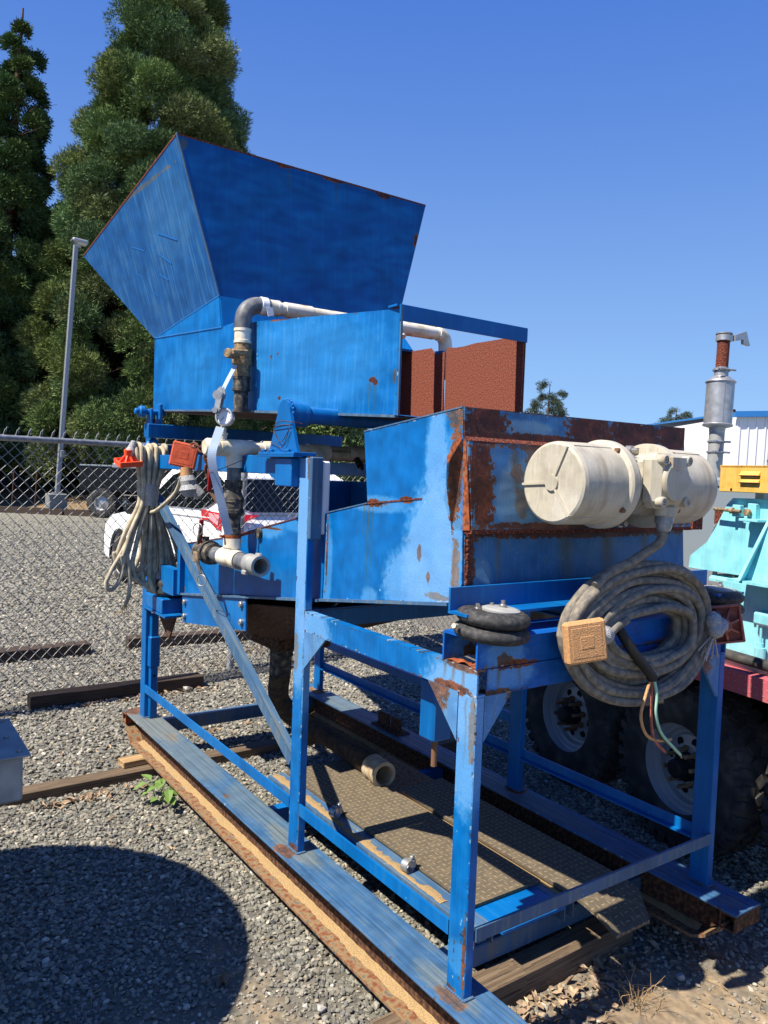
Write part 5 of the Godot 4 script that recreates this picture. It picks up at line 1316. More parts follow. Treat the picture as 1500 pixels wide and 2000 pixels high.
	part(pan, "right_wall", mb().plate([V(1.128, 1.30, -2.46), V(1.128, 1.66, -2.46), V(1.128, 1.68, -1.15), V(1.128, 1.52, -1.15)], 0.008), M.blue)
	part(pan, "rear_wall", mb().plate([V(0.75, 1.30, -2.45), V(1.128, 1.30, -2.45), V(1.128, 1.66, -2.45), V(0.85, 1.66, -2.45)], 0.008), M.blue)
	# sump under the pan
	part(W, "sump", mb().plate([V(0.08, 1.18, -1.0), V(0.08, 1.02, -2.3), V(0.32, 0.88, -2.1), V(0.32, 0.88, -1.8)], 0.006).plate([V(0.08, 1.02, -2.3), V(1.12, 1.02, -2.3), V(0.62, 0.88, -2.1), V(0.32, 0.88, -2.1)], 0.006).plate([V(1.12, 1.02, -2.3), V(1.12, 1.18, -1.0), V(0.62, 0.88, -1.8), V(0.62, 0.88, -2.1)], 0.006).plate([V(1.12, 1.18, -1.0), V(0.08, 1.18, -1.0), V(0.32, 0.88, -1.8), V(0.62, 0.88, -1.8)], 0.006).bx(0.32, 0.62, 0.82, 0.885, -2.1, -1.8), M.rust_dark)

func motor() -> void:
	var c := V(0.555, 1.705, 0.02)
	var ax := V(1, 0, 0)
	var body := mb().lathe([Vector2(0.07, -0.14), Vector2(0.105, -0.098), Vector2(0.092, -0.07), Vector2(0.078, -0.045), Vector2(0.078, 0.045), Vector2(0.092, 0.07), Vector2(0.105, 0.098), Vector2(0.07, 0.14)], c, ax, 36, true)
	body.bx(0.42, 0.69, 1.60, 1.81, -0.13, -0.03, 0.02)
	body.box(V(0.56, 1.70, 0.04), V(0.13, 0.11, 0.10), 0.02)
	var m := part(W, "vibrator_motor", body, M.cream)
	for s in 2:
		var d := -1.0 if s == 0 else 1.0
		var o := c + ax * d * 0.088
		var cap := mb().lathe([Vector2(0.10, 0.0), Vector2(0.131, 0.004), Vector2(0.133, 0.010), Vector2(0.133, 0.034), Vector2(0.128, 0.040), Vector2(0.1205, 0.044), Vector2(0.1195, 0.215), Vector2(0.117, 0.226), Vector2(0.110, 0.231), Vector2(0, 0.231)], o, ax * d, 64)
		var ec := part(m, "end_cover", cap, M.cream)
		var e := o + ax * d * 0.231
		var rib := mb()
		rib.lathe([Vector2(0.024, -0.002), Vector2(0.023, 0.006), Vector2(0.0, 0.007)], e, ax * d, 24)
		for k in 3:
			var an := deg_to_rad([100.0, -50.0, 195.0][k])
			var dir := V(0, cos(an), sin(an) * -d)
			dir = V(0, [0.86, -0.80, -0.06][k], [0.42, 0.60, -0.99][k]).normalized()
			rib.bar(e + dir * 0.02, e + dir * 0.115, 0.007, 0.011, ax)
			rib.bar(e + dir * 0.119 - ax * d * 0.02, e + dir * 0.119 - ax * d * 0.18, 0.008, 0.006, dir)
		part(ec, "rib", rib, M.cream)
		for k in 4:
			var an := TAU * k / 4.0 + 0.62
			var p := o + V(0, cos(an), sin(an)) * 0.123 + ax * d * 0.036
			part(ec, "bolt", mb().nut(p, ax * d, 0.009, 0.014), M.bolt_rusty)
	# terminal box, turned to the front right
	var t := V(0.607, 1.722, 0.125)
	var tb := mb().box(t, V(0.165, 0.165, 0.07), 0.022)
	tb.box(t + V(0, 0, -0.04), V(0.12, 0.13, 0.05), 0.01)
	var term := part(m, "terminal_box", tb, M.cream)
	var lid := mb().lathe([Vector2(0.062, 0), Vector2(0.060, 0.010), Vector2(0.055, 0.013), Vector2(0, 0.014)], t + V(0, 0, 0.035), V(0, 0, 1), 36)
	lid.box(t + V(0, 0.055, 0.044), V(0.07, 0.034, 0.012), 0.002)
	part(term, "lid", lid, M.cream)
	part(m, "name_plate", mb().box(V(0.50, 1.80, 0.055), V(0.075, 0.003, 0.045), 0.0, Basis(V(1, 0, 0), 0.55)), M.alloy)
	for k in 4: part(m, "cooling_fin", mb().lathe([Vector2(0.078, 0), Vector2(0.092, 0.002), Vector2(0.092, 0.006), Vector2(0.078, 0.008)], c + V(-0.04 + 0.022 * k, 0, 0), ax, 36), M.cream)
	for q in [[-0.058, 0.062], [0.058, 0.062], [-0.058, -0.062], [0.058, -0.062]]:
		part(term, "bolt", mb().lathe([Vector2(0.016, -0.01), Vector2(0.016, 0.010), Vector2(0.012, 0.013), Vector2(0.0095, 0.013), Vector2(0.0095, 0.006), Vector2(0, 0.006)], t + V(q[0], q[1], 0.033), V(0, 0, 1), 16), M.cream)
		part(term, "bolt_head", mb().lathe([Vector2(0.007, 0), Vector2(0.007, 0.006), Vector2(0.0035, 0.006), Vector2(0.0035, 0.002), Vector2(0, 0.002)], t + V(q[0], q[1], 0.039), V(0, 0, 1), 12), M.bolt)
	var gl := mb().cyl(t + V(0.01, -0.075, 0.0), t + V(0.01, -0.105, 0.0), 0.032, 20, 0.003)
	part(term, "conduit_neck", gl, M.cream)
	part(term, "cable_gland", mb().lathe([Vector2(0.028, 0), Vector2(0.028, 0.022), Vector2(0.024, 0.024), Vector2(0.024, 0.032), Vector2(0.020, 0.045), Vector2(0.012, 0.05), Vector2(0, 0.05)], t + V(0.01, -0.105, 0), V(0, -1, 0), 8), M.galv)
	for q in [[0.50, 1.815], [0.64, 1.815], [0.50, 1.60], [0.60, 1.585]]:
		part(m, "mounting_bolt", mb().cyl(V(q[0], q[1], -0.13), V(q[0], q[1], 0.0), 0.010, 10).nut(V(q[0], q[1], -0.04), V(0, 0, 1), 0.019, 0.02), M.bolt)

func curve(pts: Array, n: int) -> Array:   # smooth path through points
	var out := []
	var m := pts.size()
	for i in m - 1:
		var a: Vector3 = pts[maxi(i - 1, 0)]; var b: Vector3 = pts[i]; var c: Vector3 = pts[i + 1]; var d: Vector3 = pts[mini(i + 2, m - 1)]
		for k in n: out.append(b.cubic_interpolate(c, a, d, float(k) / n))
	out.append(pts[m - 1])
	return out

# ---------- water pipes on the machine ----------
func sleeve(a: Vector3, b: Vector3, r: float, lip := 0.004) -> MB:   # a pipe fitting with a raised lip at both ends
	var l := a.distance_to(b)
	return mb().lathe([Vector2(0, 0), Vector2(r + lip, 0), Vector2(r + lip, minf(0.012, l * 0.2)), Vector2(r, minf(0.014, l * 0.22)), Vector2(r, l - minf(0.014, l * 0.22)), Vector2(r + lip, l - minf(0.012, l * 0.2)), Vector2(r + lip, l), Vector2(0, l)], a, b - a, 28)

func pipes() -> void:
	# lower spray bar across the machine, with its riser, check valve and tee
	var y := 1.80; var z := -1.585; var x := -0.03
	var bar := part(W, "spray_bar", mb().cyl(V(-0.15, y, z), V(0.42, y, z), 0.034, 28), M.pvc)
	part(bar, "end_cap", mb().lathe([Vector2(0, 0), Vector2(0.03, 0.004), Vector2(0.038, 0.016), Vector2(0.038, 0.06), Vector2(0.034, 0.062)], V(-0.172, y, z), V(1, 0, 0), 28), M.pvc)
	part(bar, "tee", sleeve(V(-0.10, y, z), V(0.055, y, z), 0.0375, 0.0).cyl(V(x, y, z), V(x, 1.715, z), 0.036, 24), M.pvc)
	part(bar, "coupling", sleeve(V(0.10, y, z), V(0.25, y, z), 0.0395, 0.0), M.pvc)
	part(bar, "coupling", sleeve(V(0.33, y, z), V(0.44, y, z), 0.0385, 0.0).tube([V(0.375, y, z), V(0.375, y - 0.02, z + 0.05), V(0.375, y - 0.045, z + 0.07)], 0.024, 16), M.pvc)
	part(bar, "spray_pipe", mb().cyl(V(0.43, y, z), V(1.05, y, z), 0.034, 28), M.pvc_tan)
	part(bar, "coupling", sleeve(V(0.545, y, z), V(0.72, y, z), 0.0375, 0.001), M.pvc_tan)
	for xx in [0.585, 0.665, 0.85, 0.95]:
		part(bar, "spray_nozzle", mb().cyl(V(xx, y - 0.02, z + 0.02), V(xx, y - 0.048, z + 0.055), 0.017, 14).nut(V(xx, y - 0.045, z + 0.05), V(0, -0.6, 0.8), 0.019, 0.016).cyl(V(xx, y - 0.055, z + 0.064), V(xx, y - 0.068, z + 0.08), 0.009, 10), M.black_plastic)
	# pipe print
	var tm := TextMesh.new()
	var sf := SystemFont.new(); sf.font_names = PackedStringArray(["Droid Sans"])
	tm.font = sf; tm.text = "Potable GP SI"; tm.font_size = 16; tm.pixel_size = 0.0011; tm.depth = 0.0012
	tm.material = mat(C(96, 80, 66), 0.8)
	var ti := MeshInstance3D.new()
	ti.name = "pipe_print"; ti.mesh = tm
	ti.position = V(0.495, y + 0.010, z + 0.0335); ti.rotation = Vector3(-0.28, 0, 0)
	bar.add_child(ti, true)
	var riser := part(W, "riser_pipe", mb().cyl(V(x, 1.72, z), V(x, 1.38, z), 0.031, 24), M.pvc_grey)
	var cv := mb().lathe([Vector2(0.036, 0), Vector2(0.036, 0.035), Vector2(0.034, 0.04), Vector2(0.034, 0.085), Vector2(0.047, 0.105), Vector2(0.047, 0.118), Vector2(0.043, 0.12), Vector2(0.043, 0.15), Vector2(0.047, 0.152), Vector2(0.047, 0.165), Vector2(0.036, 0.19), Vector2(0.034, 0.205), Vector2(0.037, 0.207), Vector2(0.037, 0.245), Vector2(0.03, 0.246)], V(x, 1.415, z), Vector3.UP, 28)
	for k in 8: cv.box(V(x + 0.036 * cos(TAU * k / 8.0), 1.645, z + 0.036 * sin(TAU * k / 8.0)), V(0.010, 0.034, 0.010), 0.002, Basis(Vector3.UP, -TAU * k / 8.0))
	part(riser, "check_valve", cv, M.dusty_black)
	var tx := TextMesh.new()
	tx.font = sf; tx.text = "2½"; tx.font_size = 16; tx.pixel_size = 0.0016; tx.depth = 0.002
	tx.material = M.pvc_grey
	var t2 := MeshInstance3D.new()
	t2.name = "size_mark"; t2.mesh = tx; t2.position = V(x - 0.004, 1.555, z + 0.0435); t2.rotation = Vector3(0, -0.3, 0)
	riser.add_child(t2, true)
	part(riser, "hose_clamp", mb().lathe([Vector2(0.031, 0), Vector2(0.039, 0), Vector2(0.039, 0.014), Vector2(0.031, 0.014)], V(x, 1.408, z), Vector3.UP, 28).bar(V(x + 0.03, 1.415, z), V(0.062, 1.435, z + 0.02), 0.012, 0.008).bar(V(x - 0.03, 1.415, z), V(x - 0.06, 1.418, z + 0.01), 0.012, 0.01), M.rust_orange)
	# bottom run, pointing at the camera
	var yb := 1.318
	var run := part(W, "drain_tee", mb().lathe([Vector2(0.031, 0), Vector2(0.041, 0), Vector2(0.041, 0.05), Vector2(0.039, 0.07), Vector2(0.039, 0.11), Vector2(0.041, 0.13), Vector2(0.041, 0.18), Vector2(0.031, 0.18)], V(x, yb, z - 0.09), V(0, 0, 1), 28).lathe([Vector2(0.036, 0.0), Vector2(0.036, 0.045), Vector2(0.039, 0.05), Vector2(0.039, 0.09), Vector2(0.031, 0.09)], V(x, yb, z), Vector3.UP, 28), M.pvc)
	part(run, "front_pipe", mb().cyl(V(x, yb, z + 0.085), V(x, yb, z + 0.20), 0.0345, 28), M.pvc_grey)
	part(run, "rear_pipe", mb().cyl(V(x, yb, z - 0.085), V(x, yb, z - 0.18), 0.0345, 28), M.pvc_grey)
	var cp := mb().lathe([Vector2(0.0345, 0), Vector2(0.042, 0.0), Vector2(0.042, 0.035), Vector2(0.0375, 0.04), Vector2(0.0375, 0.055), Vector2(0.043, 0.06), Vector2(0.043, 0.105), Vector2(0.031, 0.105), Vector2(0.029, 0.0), Vector2(0, 0.0)], V(x, yb, z + 0.185), V(0, 0, 1), 32)
	cp.box(V(x - 0.03, yb - 0.034, z + 0.205), V(0.02, 0.02, 0.035), 0.004).box(V(x + 0.03, yb + 0.034, z + 0.205), V(0.02, 0.02, 0.035), 0.004)
	part(run, "open_coupling", cp, M.grey_box)
	var un := mb().lathe([Vector2(0.0345, 0), Vector2(0.05, 0.004), Vector2(0.05, 0.05), Vector2(0.036, 0.052)], V(x, yb, z - 0.185), V(0, 0, -1), 8).lathe([Vector2(0.03, 0.05), Vector2(0.056, 0.052), Vector2(0.056, 0.075), Vector2(0.04, 0.08)], V(x, yb, z - 0.185), V(0, 0, -1), 28)
	part(run, "union", un, M.dusty_black)
	var bv := mb().lathe([Vector2(0.036, 0), Vector2(0.040, 0.01), Vector2(0.046, 0.03), Vector2(0.046, 0.05), Vector2(0.042, 0.06), Vector2(0.046, 0.065), Vector2(0.046, 0.10), Vector2(0.03, 0.105), Vector2(0, 0.105)], V(x, yb, z - 0.26), V(0, 0, -1), 24)
	bv.cyl(V(x, yb + 0.03, z - 0.30), V(x, yb + 0.07, z - 0.30), 0.016, 14)
	var vb := part(run, "ball_valve", bv, M.dusty_black)
	part(vb, "brass_face", mb().bx(x - 0.052, x - 0.04, yb - 0.05, yb + 0.0, z - 0.33, z - 0.27, 0.004).box(V(x, yb + 0.036, z - 0.262), V(0.03, 0.02, 0.02), 0.004), M.brass)
	for q in [[-0.055, 1.345, -1.90, 0.02, 1.47], [-0.075, 1.605, -1.75, -0.004, 1.715]]:
		var h := part(run, "lever_handle", mb().bar(V(q[0], q[1], q[2]), V(q[0] - 0.004, q[4], q[2] + 0.03), 0.022, 0.009, V(0, 0, 1), 0.003), M.red)
		part(h, "lever_arm", mb().bar(V(q[0], q[1] + 0.005, q[2]), V(q[0] + 0.03, q[1] - 0.05, q[2] + 0.03), 0.014, 0.006, V(0, 0, 1)), M.bolt_rusty)
	for q in [[1.425, -1.86, 0.028], [1.195, -1.80, 0.026]]:
		var c := []
		for k in 20: c.append(V(x - 0.05 + 0.012 * cos(TAU * k / 20.0), q[0] + q[2] * sin(TAU * k / 20.0), q[1] + q[2] * cos(TAU * k / 20.0)))
		part(run, "pull_ring", mb().tube(c, 0.0022, 6, false, true), M.steel)
	part(run, "cam_arm", mb().bar(V(x - 0.05, yb - 0.03, -1.86), V(x - 0.05, 1.22, -1.81), 0.014, 0.012, V(1, 0, 0), 0.003).bar(V(x - 0.045, yb + 0.04, -1.87), V(x - 0.045, 1.44, -1.84), 0.014, 0.012, V(1, 0, 0), 0.003), M.dusty_black)
	# pressure gauge on its stem
	var gs := part(W, "gauge_stem", sleeve(V(-0.092, 1.825, z), V(-0.088, 1.865, z), 0.021, 0.003).cyl(V(-0.088, 1.865, z), V(-0.087, 1.885, z), 0.016, 6).cyl(V(-0.087, 1.88, z), V(-0.088, 1.905, z + 0.01), 0.011, 12), M.pvc)
	var gd := V(-0.72, 0.10, 0.68).normalized()
	var gc := V(-0.088, 1.928, z + 0.03)
	var gg := part(gs, "pressure_gauge", mb().lathe([Vector2(0, -0.02), Vector2(0.034, -0.02), Vector2(0.036, -0.012), Vector2(0.036, 0.014), Vector2(0.039, 0.015), Vector2(0.039, 0.022), Vector2(0.033, 0.023), Vector2(0.033, 0.016)], gc, gd, 32), M.steel)
	part(gg, "dial", mb().lathe([Vector2(0.033, 0), Vector2(0, 0)], gc + gd * 0.016, gd, 32), M.siding)
	var tk := mb()
	var gx := gd.cross(Vector3.UP).normalized(); var gy := gx.cross(gd)
	for k in 11:
		var an := deg_to_rad(225.0 - 27.0 * k)
		var dir := -gx * cos(an) + gy * sin(an)
		tk.bar(gc + gd * 0.0168 + dir * 0.024, gc + gd * 0.0168 + dir * 0.030, 0.0015, 0.0008, gd)
	tk.bar(gc + gd * 0.0175, gc + gd * 0.0175 + (gx * 0.5 - gy * 0.6).normalized() * 0.022, 0.002, 0.0008, gd)
	part(gg, "needle", tk, M.black_plastic)
	# upper feed pipe: up past the chute's corner, elbow, across the chute, down on the far side
	var ux := 0.018; var uz := -1.64
	var up := part(W, "feed_pipe", mb().cyl(V(ux, 1.962, uz), V(ux, 2.33, uz), 0.031, 28), M.dusty_black)
	part(up, "coupling", sleeve(V(ux, 2.055, uz), V(ux, 2.118, uz), 0.037, 0.003), M.dusty_black)
	var bb := mb().lathe([Vector2(0.034, 2.118), Vector2(0.036, 2.14), Vector2(0.036, 2.165), Vector2(0.044, 2.175), Vector2(0.046, 2.23), Vector2(0.046, 2.238), Vector2(0.036, 2.24), Vector2(0.036, 2.262), Vector2(0.034, 2.264)], V(ux, 0, uz), Vector3.UP, 12)
	var bvv := part(up, "valve_body", bb, M.brass)
	var vh := V(-0.62, 0, 0.30).normalized()
	part(bvv, "valve_stem", mb().cyl(V(ux, 2.205, uz) + vh * 0.03, V(ux, 2.207, uz) + vh * 0.075, 0.018, 14).cyl(V(ux, 2.207, uz) + vh * 0.075, V(ux, 2.208, uz) + vh * 0.10, 0.022, 12, 0.004).bar(V(ux - 0.075, 2.212, uz + 0.055), V(ux + 0.0, 2.216, uz + 0.06), 0.03, 0.026, Vector3.UP, 0.006), M.brass)
	part(up, "white_coupling", sleeve(V(ux, 2.264, uz), V(ux, 2.328, uz), 0.036, 0.003), M.pvc)
	var el := []
	for k in 11:
		var an := PI * 0.5 * k / 10.0
		el.append(V(ux + 0.075 * (1.0 - cos(an)), 2.365 + 0.075 * sin(an), uz))
	part(up, "elbow", mb().tube([V(ux, 2.325, uz)] + el + [V(ux + 0.12, 2.44, uz)], 0.037, 28), M.pvc_grey)
	part(up, "torn_label", mb().lathe([Vector2(0.0375, 0), Vector2(0.040, 0.004), Vector2(0.040, 0.034), Vector2(0.0375, 0.036)], V(ux + 0.075, 2.4405, uz), V(1, 0, 0), 24).bar(V(ux + 0.105, 2.43, uz + 0.04), V(ux + 0.115, 2.395, uz + 0.042), 0.03, 0.004, V(0, 0, 1)), M.siding)
	part(up, "cross_pipe", mb().cyl(V(ux + 0.10, 2.44, uz), V(1.12, 2.452, uz), 0.030, 28), M.pvc)
	part(up, "coupling", sleeve(V(ux + 0.10, 2.44, uz), V(ux + 0.17, 2.441, uz), 0.035, 0.001), M.pvc)
	part(up, "coupling", sleeve(V(ux + 0.20, 2.4415, uz), V(ux + 0.34, 2.443, uz), 0.034, 0.0), M.pvc)
	part(up, "coupling", sleeve(V(0.86, 2.449, uz), V(1.08, 2.451, uz), 0.034, 0.0).cyl(V(0.87, 2.43, uz), V(0.87, 2.40, uz + 0.02), 0.02, 12), M.pvc)
	var e2 := []
	for k in 9:
		var an := PI * 0.5 * k / 8.0
		e2.append(V(1.11 + 0.055 * sin(an), 2.452 - 0.055 * (1.0 - cos(an)), uz))
	part(up, "elbow", mb().tube(e2 + [V(1.172, 2.22, uz)], 0.036, 24), M.pvc)
	# discharge hose from the sump down to the deck
	var hp := curve([V(0.43, 0.82, -1.98), V(0.44, 0.66, -2.0), V(0.52, 0.46, -2.14), V(0.66, 0.315, -2.12), V(0.72, 0.29, -1.90), V(0.70, 0.29, -1.62), V(0.68, 0.297, -1.46)], 10)
	var hr := []
	for i in hp.size(): hr.append(0.052)
	var hs := mb().tube(hp, hr, 20)
	var hose := part(W, "discharge_hose", hs, M.hose)
	var ribs := mb()
	var fine := curve(hp, 3)
	for i in range(0, fine.size() - 1, 2):
		ribs.lathe([Vector2(0.0515, 0), Vector2(0.0555, 0.003), Vector2(0.0515, 0.006)], fine[i], fine[i + 1] - fine[i], 20)
	var rp := part(hose, "hose_ribs", ribs, M.hose)
	rp.set_meta("kind", "stuff")
	var hd := V(-0.1, -0.02, 1).normalized()
	part(hose, "hose_coupling", mb().lathe([Vector2(0.054, 0), Vector2(0.060, 0.002), Vector2(0.060, 0.03), Vector2(0.056, 0.034), Vector2(0.056, 0.06), Vector2(0.062, 0.064), Vector2(0.062, 0.12), Vector2(0.045, 0.12), Vector2(0.043, 0.0), Vector2(0, 0.0)], V(0.679, 0.297, -1.47), hd, 32), M.pvc_tan)
	part(hose, "outlet_sleeve", mb().lathe([Vector2(0.06, 0), Vector2(0.062, 0.10), Vector2(0.055, 0.11), Vector2(0.055, 0.2)], V(0.43, 0.86, -1.97), V(0.02, -1, -0.06), 20), M.dusty_black)

# ---------- things that lie, hang or stand about ----------
func timber(p: Vector3, l: float, h: float, w: float, yaw: float, m: Material, label: String, group := "", called := "timber") -> MeshInstance3D:
	var b := mb().box(Vector3.ZERO + V(0, h * 0.5, 0), V(l, h, w), 0.004)
	var i := MeshInstance3D.new()
	i.name = numbered(called); i.mesh = b.mesh(m)
	i.position = p; i.rotation.y = yaw
	add_child(i)
	tag(i, label, "timber", group)
	return i

func plug(o: Node3D, c: Vector3, face: Vector3, upv: Vector3, w: float, h: float, m: Material, called: String, open := false) -> void:   # a square flanged plug housing
	var z := face.normalized(); var x := upv.cross(z).normalized(); var y := z.cross(x)
	var bs := Basis(x, y, z)
	var b := mb()
	if open:   # seen from the back: a shallow ribbed pyramid inside a rim
		for s in [[-1, 0], [1, 0], [0, -1], [0, 1]]:
			b.box(c + bs * V(s[0] * w * 0.48, s[1] * h * 0.48, 0), V(w if s[0] == 0 else 0.008, h if s[1] == 0 else 0.008, 0.03), 0.002, bs)
		b.box(c - z * 0.012, V(w * 0.96, h * 0.96, 0.006), 0.0, bs)
		for k in 8:
			var an := TAU * k / 8.0 + 0.2
			var d := x * cos(an) * w * 0.46 + y * sin(an) * h * 0.46
			b.bar(c + z * 0.05, c + d - z * 0.002, 0.007, 0.016, z)
		b.cyl(c - z * 0.01, c + z * 0.07, 0.022, 12)
	else:
		b.box(c, V(w, h, 0.03), 0.007, bs)
		b.box(c + z * 0.0148, V(w * 0.74, h * 0.72, 0.002), 0.0008, bs)
		b.box(c + z * 0.0152, V(w * 0.34, h * 0.30, 0.003), 0.001, bs)
	part(o, called, b, m)

func loose_things() -> void:
	rng.seed = 21
	# timbers under the skids and along the fence
	timber(V(0.30, 0.0, -2.60), 2.5, 0.058, 0.10, 0.02, M.wood, "long grey plank laid crosswise under the rear of the skid")
	timber(V(0.02, 0.058, -2.66), 0.40, 0.036, 0.09, 0.05, M.wood_new, "short pale block packed on the plank under the skid's rear corner", "", "wood_block")
	timber(V(0.42, 0.0, -0.21), 1.12, 0.093, 0.10, 0.015, M.wood, "brown timber laid crosswise under the front of the skid", "", "timber")
	timber(V(1.42, 0.0, -2.05), 0.62, 0.093, 0.13, 0.03, M.wood, "timber block sticking out beyond the right skid", "", "wood_block")
	timber(V(0.24, 0.0, -4.13), 1.24, 0.10, 0.13, 0.0, M.wood_dark, "dark timber on the gravel just inside the fence")
	timber(V(-0.35, 0.0, -5.55), 1.45, 0.11, 0.15, 0.03, M.wood_dark, "dark timber behind the fence, left of the bent cable")
	timber(V(1.40, 0.0, -5.55), 1.35, 0.11, 0.15, -0.10, M.wood_dark, "dark timber behind the fence, seen under the blue pan")
	timber(V(-0.85, 0.0, -4.95), 0.6, 0.07, 0.12, 0.0, M.wood_dark, "low dark timber end at the left edge by the fence")
	# rubber mats with raised lugs on the deck
	one("rubber_mat", mb().bx(0.349, 0.676, 0.236, 0.247, -1.73, -0.356), M.mat_dark, V(0.51, 0.236, -1.05), "dusty lugged rubber mat lying on the left half of the deck", "mat")
	var m2 := mb()
	m2.bx(0.697, 0.957, 0.240, 0.251, -1.276, -0.25)
	var pr := [V(0.697, 0.251, -0.25), V(0.957, 0.251, -0.25)]
	for k in range(1, 9):
		var t := k / 8.0
		var cur := [V(0.697 + 0.0 * t, 0.251 - 0.05 * t * t, -0.25 + 0.222 * t), V(0.957 - (0.16 * maxf(0, t - 0.5)), 0.251 - 0.05 * t * t, -0.25 + 0.222 * t)]
		m2.quad(pr[0], cur[0], cur[1], pr[1])
		m2.quad(pr[1] - V(0, 0.011, 0), cur[1] - V(0, 0.011, 0), cur[0] - V(0, 0.011, 0), pr[0] - V(0, 0.011, 0))
		m2.quad(pr[0] - V(0, 0.011, 0), cur[0] - V(0, 0.011, 0), cur[0], pr[0])
		m2.quad(cur[1] - V(0, 0.011, 0), pr[1] - V(0, 0.011, 0), pr[1], cur[1])
		if k == 8: m2.quad(cur[0], cur[0] - V(0, 0.011, 0), cur[1] - V(0, 0.011, 0), cur[1])
		pr = cur
	one("rubber_mat", m2, M.mat_dark, V(0.83, 0.24, -0.7), "lugged rubber mat drooping over the front edge of the deck", "mat")
	cables()
	strap_and_wire()
	# steel box and the round tank that shades the gravel
	var gb := thing("junction_box", V(-1.12, 0, -1.42), "grey steel box with a bolted lid on a leg at the left edge", "box")
	part(gb, "case", mb().bx(-1.35, -0.925, 0.565, 0.722, -1.62, -1.215, 0.008), M.grey_box)
	var lid := part(gb, "lid", mb().bx(-1.36, -0.905, 0.722, 0.729, -1.63, -1.195, 0.001), M.grey_box)
	for q in [[-0.935, -1.235], [-0.95, -1.40], [-0.935, -1.59], [-1.1, -1.225]]:
		part(lid, "bolt", mb().nut(V(q[0], 0.729, q[1]), Vector3.UP, 0.010, 0.009).cyl(V(q[0], 0.722, q[1]), V(q[0], 0.70, q[1]), 0.006, 8), M.bolt)
	part(gb, "leg", mb().ext([Vector2(-1.26, 0.565), Vector2(-0.975, 0.565), Vector2(-1.10, 0.0), Vector2(-1.2, 0.0)], V(0, 0, -1.45), V(1, 0, 0), V(0, 1, 0), V(0, 0, 0.12)), M.grey_box)
	var tk := thing("round_tank", V(-2.23, 0, -1.28), "round steel tank out of frame, casting the curved shadow on the gravel", "tank")
	part(tk, "shell", mb().lathe([Vector2(0, 0.12), Vector2(0.85, 0.12), Vector2(0.85, 1.78), Vector2(0.80, 1.82), Vector2(0, 1.86)], tk.position, Vector3.UP, 64), M.galv)
	for h in [0.5, 1.1, 1.7]: part(tk, "hoop", mb().lathe([Vector2(0.85, 0), Vector2(0.862, 0.004), Vector2(0.862, 0.036), Vector2(0.85, 0.04)], tk.position + V(0, h, 0), Vector3.UP, 64), M.steel)
	for k in 4:
		var d := V(cos(TAU * k / 4.0 + 0.8), 0, sin(TAU * k / 4.0 + 0.8)) * 0.7
		part(tk, "foot", mb().box(tk.position + d + V(0, 0.06, 0), V(0.12, 0.12, 0.12), 0.01), M.steel)
	plants_and_litter()

